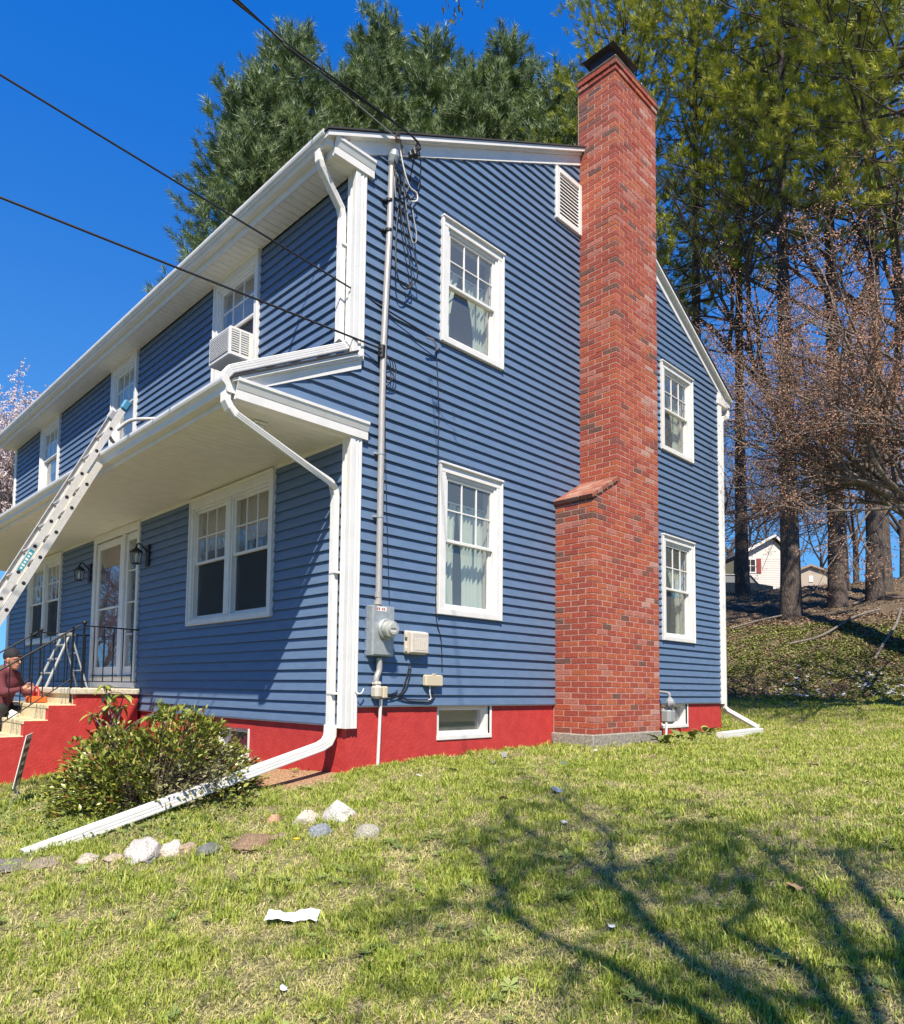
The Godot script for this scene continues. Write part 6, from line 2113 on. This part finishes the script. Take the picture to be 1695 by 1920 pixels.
var plumes := []
var fine := []
func pine(label: String, base: Vector3, H: float, cb: float, R: float, trunk_r: float, tones: Array, density: float, sd: int, size := 1.0, lean := Vector3.ZERO) -> void:
	var g := RandomNumberGenerator.new()
	g.seed = sd
	var T = thing("pine_tree", label, "tree", base, "pine trees behind the house")
	var pts := []
	var rad := []
	var ph = g.randf() * 6.0
	for i in 15:
		var t = i / 14.0
		pts.append(Vector3(sin(t * 5 + ph) * 0.12 * t, t * H - 0.3, cos(t * 4 + ph) * 0.12 * t) + lean * t * H)
		rad.append(trunk_r * (1.15 - 0.15 * min(t * 12, 1.0)) * (1.0 - t * 0.93))
	put("trunk", tube_mesh(pts, rad, 12), M.bark, T)
	var s = ST()
	var xf := []
	var cols := []
	var at = func(h): 
		var f = clampf((h + 0.3) / H * 14.0, 0, 13.99)
		return pts[int(f)].lerp(pts[int(f) + 1], f - int(f))
	# dead limbs below the crown
	var h = cb * 0.35
	while h < cb:
		var a = g.randf() * TAU
		var l = g.randf_range(0.5, 2.2)
		var p = at.call(h)
		var d = Vector3(cos(a), g.randf_range(-0.2, 0.3), sin(a))
		tube(s, [p, p + d * l * 0.5, p + d * l + Vector3(0, -0.15 * l, 0)], [0.03, 0.02, 0.006], 4, false)
		h += g.randf_range(0.3, 0.8)
	h = cb
	while h < H - 0.2:
		var t = (h - cb) / (H - cb)
		var n = 4 + g.randi() % 3
		var a0 = g.randf() * TAU
		for k in n:
			var a = a0 + TAU * k / n + g.randf_range(-0.4, 0.4)
			var l = R * (0.35 + 0.65 * sin(PI * (0.2 + 0.62 * t))) * (1.0 - pow(t, 3) * 0.72) * g.randf_range(0.55, 1.15)
			var d = Vector3(cos(a), 0, sin(a))
			var p = at.call(h)
			var rise = lerpf(0.05, 0.9, t) + g.randf_range(-0.1, 0.15)
			var br := []
			for i in 6:
				var q = i / 5.0
				br.append(p + d * l * q + Vector3(0, l * (rise * q + 0.30 * q * q - 0.12 * sin(q * PI)), 0) + Vector3(g.randf_range(-0.1, 0.1), 0, g.randf_range(-0.1, 0.1)) * l * 0.4 * q)
			tube(s, br, [0.05 * (1 - t) + 0.018, 0.04 * (1 - t) + 0.015, 0.022, 0.016, 0.011, 0.005], 4, false)
			var m = int(l * 9.0 * density)
			for i in m:
				var q = pow(g.randf(), 0.75) * 0.8 + 0.2
				var f = min(q * 5, 4.999)
				var bp = br[int(f)].lerp(br[int(f) + 1], f - int(f))
				var sp = ((1.05 - q * 0.55) * l * 0.30 + 0.12) * (1.0 if size > 1.3 else 0.6)
				var off = Vector3(g.randf_range(-1, 1), g.randf_range(-0.12, 0.5), g.randf_range(-1, 1)) * sp
				var ax = (Vector3.UP * g.randf_range(0.3, 1.0) + d * g.randf_range(0.2, 0.9) + off * 0.6).normalized()
				var x = ax.cross(Vector3(g.randf_range(-1, 1), 0.1, g.randf_range(-1, 1))).normalized()
				var sc = size * g.randf_range(0.75, 1.35)
				xf.append(Transform3D(Basis(x, ax, x.cross(ax)).scaled(Vector3.ONE * sc), bp + off))
				cols.append(tones[0].lerp(tones[1], g.randf()))
		h += lerpf(0.75, 0.4, t) * g.randf_range(0.8, 1.2)
	for i in 10:
		xf.append(Transform3D(Basis().scaled(Vector3.ONE * size), at.call(H - 0.1 * i)))
		cols.append(tones[1])
	tag(put("limbs", s.commit(), M.bark, T), "", "", "", "stuff")
	multi("crown", (plumes if size > 1.3 else fine)[sd % 3], M.needle, xf, cols, T)

# branching wood; tips collects end points [position, direction]
func branchy(s: SurfaceTool, tips: Array, p: Vector3, d: Vector3, l: float, r: float, lev: int, g: RandomNumberGenerator, kids := 4, wob := 0.25, up := 0.12) -> void:
	var pts := [p]
	var rad := [r]
	var dd = d
	var n = 5 if lev > 1 else 3
	for i in n:
		dd = (dd + Vector3(g.randf_range(-1, 1), g.randf_range(-1, 1) + up, g.randf_range(-1, 1)) * wob).normalized()
		pts.append(pts[-1] + dd * l / n)
		rad.append(lerpf(r, r * 0.42, (i + 1.0) / n))
	tube(s, pts, rad, 7 if r > 0.06 else (5 if r > 0.015 else 3), false)
	if lev <= 0:
		for i in range(1, pts.size()): tips.append([pts[i], dd])
		return
	for k in kids:
		var t = lerpf(0.3, 1.0, (k + g.randf()) / kids)
		var f = min(t * n, n - 0.001)
		var q = pts[int(f)].lerp(pts[int(f) + 1], f - int(f))
		var axd = (pts[int(f) + 1] - pts[int(f)]).normalized()
		var perp = axd.cross(Vector3(g.randf_range(-1, 1), g.randf_range(-1, 1), g.randf_range(-1, 1))).normalized()
		var nd = axd.rotated(perp, g.randf_range(0.45, 1.05)) if k < kids - 1 else dd
		branchy(s, tips, q, nd, l * g.randf_range(0.5, 0.74), r * lerpf(0.62, 0.42, t), lev - 1, g, kids, wob, up)

func bud_mesh(n: int, r: float, leaf: float, sd: int) -> ArrayMesh:
	var g := RandomNumberGenerator.new()
	g.seed = sd
	var s = ST()
	for i in n:
		var c = Vector3(g.randf_range(-1, 1), g.randf_range(-1, 1), g.randf_range(-1, 1)) * r
		var d = Vector3(g.randf_range(-1, 1), g.randf_range(-0.6, 1), g.randf_range(-1, 1)).normalized()
		var e = d.cross(Vector3(g.randf_range(-1, 1), g.randf_range(-1, 1), g.randf_range(-1, 1))).normalized()
		poly(s, [c, c + d * leaf + e * leaf * 0.4, c + d * leaf * 1.8, c + d * leaf - e * leaf * 0.4], d.cross(e))
	return s.commit()

func dress(called: String, T: Node3D, tips: Array, per: float, jit: float, mesh: Mesh, m: Material, c0: Color, c1: Color, g: RandomNumberGenerator) -> void:
	var xf := []
	var cols := []
	for t in tips:
		var n = int(per) + (1 if g.randf() < per - int(per) else 0)
		for k in n:
			var b = Basis.from_euler(Vector3(g.randf() * TAU, g.randf() * TAU, g.randf() * TAU)).scaled(Vector3.ONE * g.randf_range(0.6, 1.3))
			xf.append(Transform3D(b, t[0] + Vector3(g.randf_range(-1, 1), g.randf_range(-1, 1), g.randf_range(-1, 1)) * jit))
			cols.append(c0.lerp(c1, g.randf()))
	multi(called, mesh, m, xf, cols, T)

func build_trees() -> void:
	for i in 3: plumes.append(plume(40, 0.42, 0.010, 100 + i))
	for i in 3: fine.append(plume(60, 0.36, 0.0075, 110 + i))
	var cool := [Color(0.09, 0.145, 0.07), Color(0.25, 0.33, 0.15)]
	var warm := [Color(0.19, 0.245, 0.032), Color(0.54, 0.545, 0.075)]
	# behind the roof
	var L := [[450, 150, 32.0, 4.9, "pine whose low plumes reach past the white gutter"], [512, 42, 33.0, 4.9, "tall pine with the spiky twin top above the gutter corner"], [606, 120, 35.0, 4.6, "pine behind the overhead power cable"], [693, 24, 36.0, 4.8, "tallest pine above the gable rake"], [795, 66, 35.0, 4.6, "round topped pine above the upper gable window"], [868, 130, 33.0, 4.4, "lower pine between two taller pines above the roof"], [935, 78, 33.0, 4.6, "broad pine with cleft top near the chimney"], [1050, 150, 32.0, 4.6, "pine just beside the brick chimney top"]]
	for i in L.size():
		var q = L[i]
		var b = stand(q[0], q[2])
		pine(q[4], b, top_of(q[0], q[1], q[2]) - b.y - 1.0, 6.0, q[3] * 0.74, 0.32, cool, 1.5, 10 + i, 1.35)
	# on the bank beside the house
	var Rr := [[1180, 28.0, 29.0, 9.0, 4.2, 0.34, "tall yellow green pine right behind the chimney"], [1312, 27.0, 28.0, 11.5, 4.0, 0.27, "pine with bare lower trunk seen past the chimney"], [1395, 31.0, 27.0, 13.0, 3.2, 0.27, "slender dark pine trunk beside the rear eave"], [1486, 24.0, 28.0, 11.5, 4.4, 0.29, "pine with straight thick trunk standing before the white house"], [1578, 29.0, 30.0, 13.0, 4.4, 0.3, "pine behind the forked trunk on the bank"], [1660, 27.0, 29.0, 12.0, 4.8, 0.27, "pine with golden boughs above the budding tree"], [1790, 19.5, 26.0, 11.0, 5.4, 0.36, "golden pine whose boughs hang over the lawn side"]]
	for i in Rr.size():
		var q = Rr[i]
		var b = stand(q[0], q[1])
		pine(q[6], b, q[2] - b.y, q[3], q[4] * 0.9, q[5], warm, 0.85, 31 + i, 0.95)
	# thick bare trunks on the bank
	var g := RandomNumberGenerator.new()
	var B := [[1574, 25.0, 0.27, 11.0, "thick forked bare tree on the bank"], [1645, 25.5, 0.25, 11.0, "second thick bare tree with a narrow fork on the bank"], [1403, 72.0, 0.2, 13.0, "distant bare tree over the white house roof"], [1445, 84.0, 0.22, 14.0, "bare tree standing beyond the white house"], [1503, 62.0, 0.10, 10.0, "thin bare tree before the beige house"], [1610, 46.0, 0.16, 10.0, "distant bare tree seen behind the forked trunk"], [1700, 44.0, 0.18, 10.0, "distant bare tree at the end of the bank"], [1370, 66.0, 0.2, 13.0, "distant bare tree beside the house corner"], [1545, 90.0, 0.2, 14.0, "farthest bare tree between the thick trunks"], [1335, 40.0, 0.16, 10.0, "bare tree hidden behind the rear eave"]]
	for i in B.size():
		var q = B[i]
		g.seed = 60 + i
		var b = stand(q[0], q[1])
		var T = thing("bare_tree", q[4], "tree", b, "bare trees on the bank")
		var s = ST()
		var tips := []
		var th = q[3] * 0.32
		tube(s, [Vector3(0, -0.3, 0), Vector3(0, 0.3, 0), Vector3(0.03, th * 0.6, 0.02), Vector3(0.0, th + 0.3, 0)], [q[2] * 1.35, q[2] * 1.05, q[2] * 0.92, q[2] * 0.85], 12, false)
		put("trunk", s.commit(), M.bark, T)
		s = ST()
		for k in (2 if i < 2 else 4):
			var a = k * PI + 0.6 if i < 2 else g.randf() * TAU
			var sp = 0.28 if i < 2 else g.randf_range(0.25, 0.8)
			branchy(s, tips, Vector3(0, th * (1.0 if i < 2 else g.randf_range(0.75, 1.0)), 0), Vector3(cos(a) * sp, 1, sin(a) * sp).normalized(), q[3] * (0.75 if i < 2 else 0.5), q[2] * (0.62 if i < 2 else 0.5), 3, g, 5, 0.2, 0.12)
		tag(put("crown", s.commit(), M.twig if i > 1 else M.bark, T), "", "", "", "stuff")
	# budding tree reaching in over the bank
	g.seed = 5
	var b = stand(1835, 15.5)
	var T = thing("budding_tree", "wide tree with reddish brown buds and pale limbs beside the bank", "tree", b)
	var s = ST()
	var tips := []
	tube(s, [Vector3(0, -0.2, 0), Vector3(0.05, 1.5, 0), Vector3(-0.05, 3.2, 0.05)], [0.26, 0.2, 0.17], 12, false)
	put("trunk", s.commit(), M.bark_grey, T)
	s = ST()
	var lft = -Vector3(RGT.x, 0, RGT.z).normalized()
	var fw = Vector3(FWD.x, 0, FWD.z).normalized()
	for e in [[0.8, 0.46, 0.0, 2.7], [0.85, 0.6, 0.25, 3.4], [0.7, 0.85, -0.3, 3.3], [0.45, 1.1, 0.2, 3.6], [0.9, 0.42, -0.35, 2.8], [-0.3, 1.0, 0.5, 3.2], [-0.7, 0.6, -0.2, 3.0], [0.1, 1.2, -0.5, 3.4], [0.55, 0.55, 0.6, 3.0], [1.0, 0.62, 0.1, 3.5], [0.9, 0.75, -0.15, 3.6], [0.6, 1.0, 0.0, 3.8]]:
		branchy(s, tips, Vector3(0, 2.4 + g.randf_range(0, 0.9), 0), (lft * e[0] + Vector3.UP * e[1] + fw * e[2]).normalized(), e[3], 0.075, 3, g, 5, 0.17, 0.05)
	tag(put("limbs", s.commit(), M.bark_grey, T), "", "", "", "stuff")
	dress("crown", T, tips, 3.2, 0.15, bud_mesh(9, 0.06, 0.02, 3), M.matte, Color(0.24, 0.13, 0.085), Color(0.48, 0.28, 0.18), g)
	# blossom tree past the far end of the house
	g.seed = 12
	b = stand(-75, 34.0)
	T = thing("blossom_tree", "tree in pale pink blossom past the far end of the house", "tree", b)
	s = ST()
	tips = []
	tube(s, [Vector3(0, -0.3, 0), Vector3(0, 4, 0)], [0.3, 0.22], 10, false)
	put("trunk", s.commit(), M.bark_grey, T)
	s = ST()
	var bh = top_of(30, 735, 34.0) - b.y
	for k in 9:
		var a = g.randf() * TAU
		branchy(s, tips, Vector3(0, g.randf_range(3.0, 5.0), 0), Vector3(cos(a) * 0.5, 1, sin(a) * 0.5).normalized(), bh * 0.34, 0.10, 3, g, 5, 0.16, 0.2)
	tag(put("limbs", s.commit(), M.bark_grey, T), "", "", "", "stuff")
	dress("blossoms", T, tips, 6.0, 0.25, bud_mesh(8, 0.09, 0.05, 8), M.leaf, Color(0.58, 0.47, 0.50), Color(0.78, 0.70, 0.72), g)
	# bare trees across the street, mirrored in the door and window glass
	for i in 11:
		g.seed = 90 + i
		b = Vector3(-24.0 - i * 4.4 + g.randf_range(-1, 1), 0, 15.0 + (i % 3) * 5.0 + g.randf_range(-2, 2))
		b.y = hgt(b.x, b.z)
		T = thing("bare_tree", "bare tree across the street from the front door", "tree", b, "bare trees across the street")
		s = ST()
		tips = []
		put("trunk", tube_mesh([Vector3(0, -0.3, 0), Vector3(0, 3.5, 0)], [0.3, 0.2], 10), M.bark, T)
		for k in 5:
			var a = g.randf() * TAU
			branchy(s, tips, Vector3(0, g.randf_range(2.5, 3.4), 0), Vector3(cos(a) * 0.5, 1, sin(a) * 0.5).normalized(), 6.0, 0.14, 3, g, 5, 0.2, 0.12)
		tag(put("crown", s.commit(), M.twig, T), "", "", "", "stuff")
	shade_tree()

# the tree beside the viewer whose branch shadows lie on the lawn; branches stand where the sun's rays to those shadows pass
func shade_tree() -> void:
	var g := RandomNumberGenerator.new()
	g.seed = 21
	var fork := Vector3(6.95, 2.7, 3.95)
	var base := Vector3(7.05, hgt(7.05, 4.0), 4.0)
	var T = thing("lawn_tree", "budding tree beside the lawn casting branch shadows on the grass", "tree", base)
	put("trunk", tube_mesh([base - Vector3(0, 0.3, 0) - base, Vector3(0, 0.4, 0), Vector3(0.03, 1.8, 0.03), fork - base], [0.30, 0.22, 0.18, 0.16], 12), M.bark_grey, T)
	var K := [
		[[1200, 1010], [1000, 870], [900, 790], [820, 710], [760, 640], [700, 570], [640, 520], [520, 450], [410, 400], [330, 330], 0.075],
		[[700, 570], [700, 500], [695, 420], [640, 370], [540, 300], [480, 250], 0.04, 0.7],
		[[1000, 1040], [880, 980], [740, 900], [620, 830], [480, 760], [380, 710], [290, 650], [350, 590], [450, 500], 0.06],
		[[290, 650], [210, 655], [120, 640], 0.025, 0.85],
		[[1400, 920], [1250, 820], [1150, 770], [1080, 730], [1150, 690], [1170, 640], [1140, 560], [1080, 480], [950, 380], [880, 330], 0.055],
		[[1695, 790], [1600, 650], [1540, 570], [1480, 500], [1500, 470], [1640, 450], 0.07],
		[[1450, 700], [1340, 590], [1260, 500], [1150, 400], [1050, 390], 0.045],
		[[1500, 1040], [1350, 985], [1200, 930], [1080, 830], 0.06],
		[[1690, 900], [1550, 830], [1480, 840], [1400, 800], 0.05],
		[[620, 830], [560, 900], [520, 960], 0.03, 0.6],
		[[380, 710], [300, 560], [270, 480], [265, 400], 0.03, 0.7],
	]
	var s = ST()
	var tips := []
	var sk = SUN / SUN.y
	for q in K:
		var pts := []
		var n := 0
		for e in q:
			if e is Array: n += 1
		var sub = q.size() > n + 1
		var h0 = 4.3 if not sub else lerpf(4.3, 5.6, q[n + 1])
		for i in n:
			var gp = on_ground(760 + q[i][0] / 1.813, 1340 + q[i][1] / 1.813)
			var hh = lerpf(h0, 5.8, float(i) / (n - 1))
			pts.append(gp + sk * hh)
		if not sub: pts.insert(0, fork)
		pts = smooth(pts, 3)
		var rad := []
		for i in pts.size():
			rad.append(lerpf(q[n] * 0.72, 0.012, float(i) / pts.size()))
			pts[i] -= base
		tube(s, pts, rad, 7, false)
		for i in range(int(pts.size() * 0.45), pts.size()):
			if g.randf() < 0.95:
				var d = Vector3(g.randf_range(-1, 1), g.randf_range(-0.3, 0.8), g.randf_range(-1, 1)).normalized()
				branchy(s, tips, pts[i], d, g.randf_range(0.5, 1.2), 0.011, 1, g, 3, 0.25, 0.1)
	# limb that reaches over the viewer; only its hanging tip comes into view
	var tp = CAM + px(845, -70) * 7.5
	var lp = smooth([fork - base, Vector3(6.2, 6.6, 3.4) - base, Vector3(4.2, 7.0, 2.2) - base, tp - base], 4)
	tube(s, lp, [0.03, 0.016, 0.012, 0.012, 0.011, 0.010, 0.010, 0.009, 0.009, 0.008, 0.007, 0.006, 0.005], 6, false)
	var hang := []
	for e in [[835, 8], [862, 24], [852, 2], [897, -4]]:
		var q = CAM + px(e[0], e[1]) * 7.5
		tube(s, [tp - base, (tp + q) * 0.5 - base + Vector3(0.03, 0, 0), q - base], [0.007, 0.005, 0.003], 4, false)
		hang.append([q - base, Vector3.DOWN])
	tag(put("limbs", s.commit(), M.bark_grey, T), "", "", "", "stuff")
	dress("crown", T, tips + hang, 1.6, 0.09, bud_mesh(6, 0.045, 0.024, 4), M.leaf, Color(0.10, 0.10, 0.03), Color(0.22, 0.20, 0.07), g)
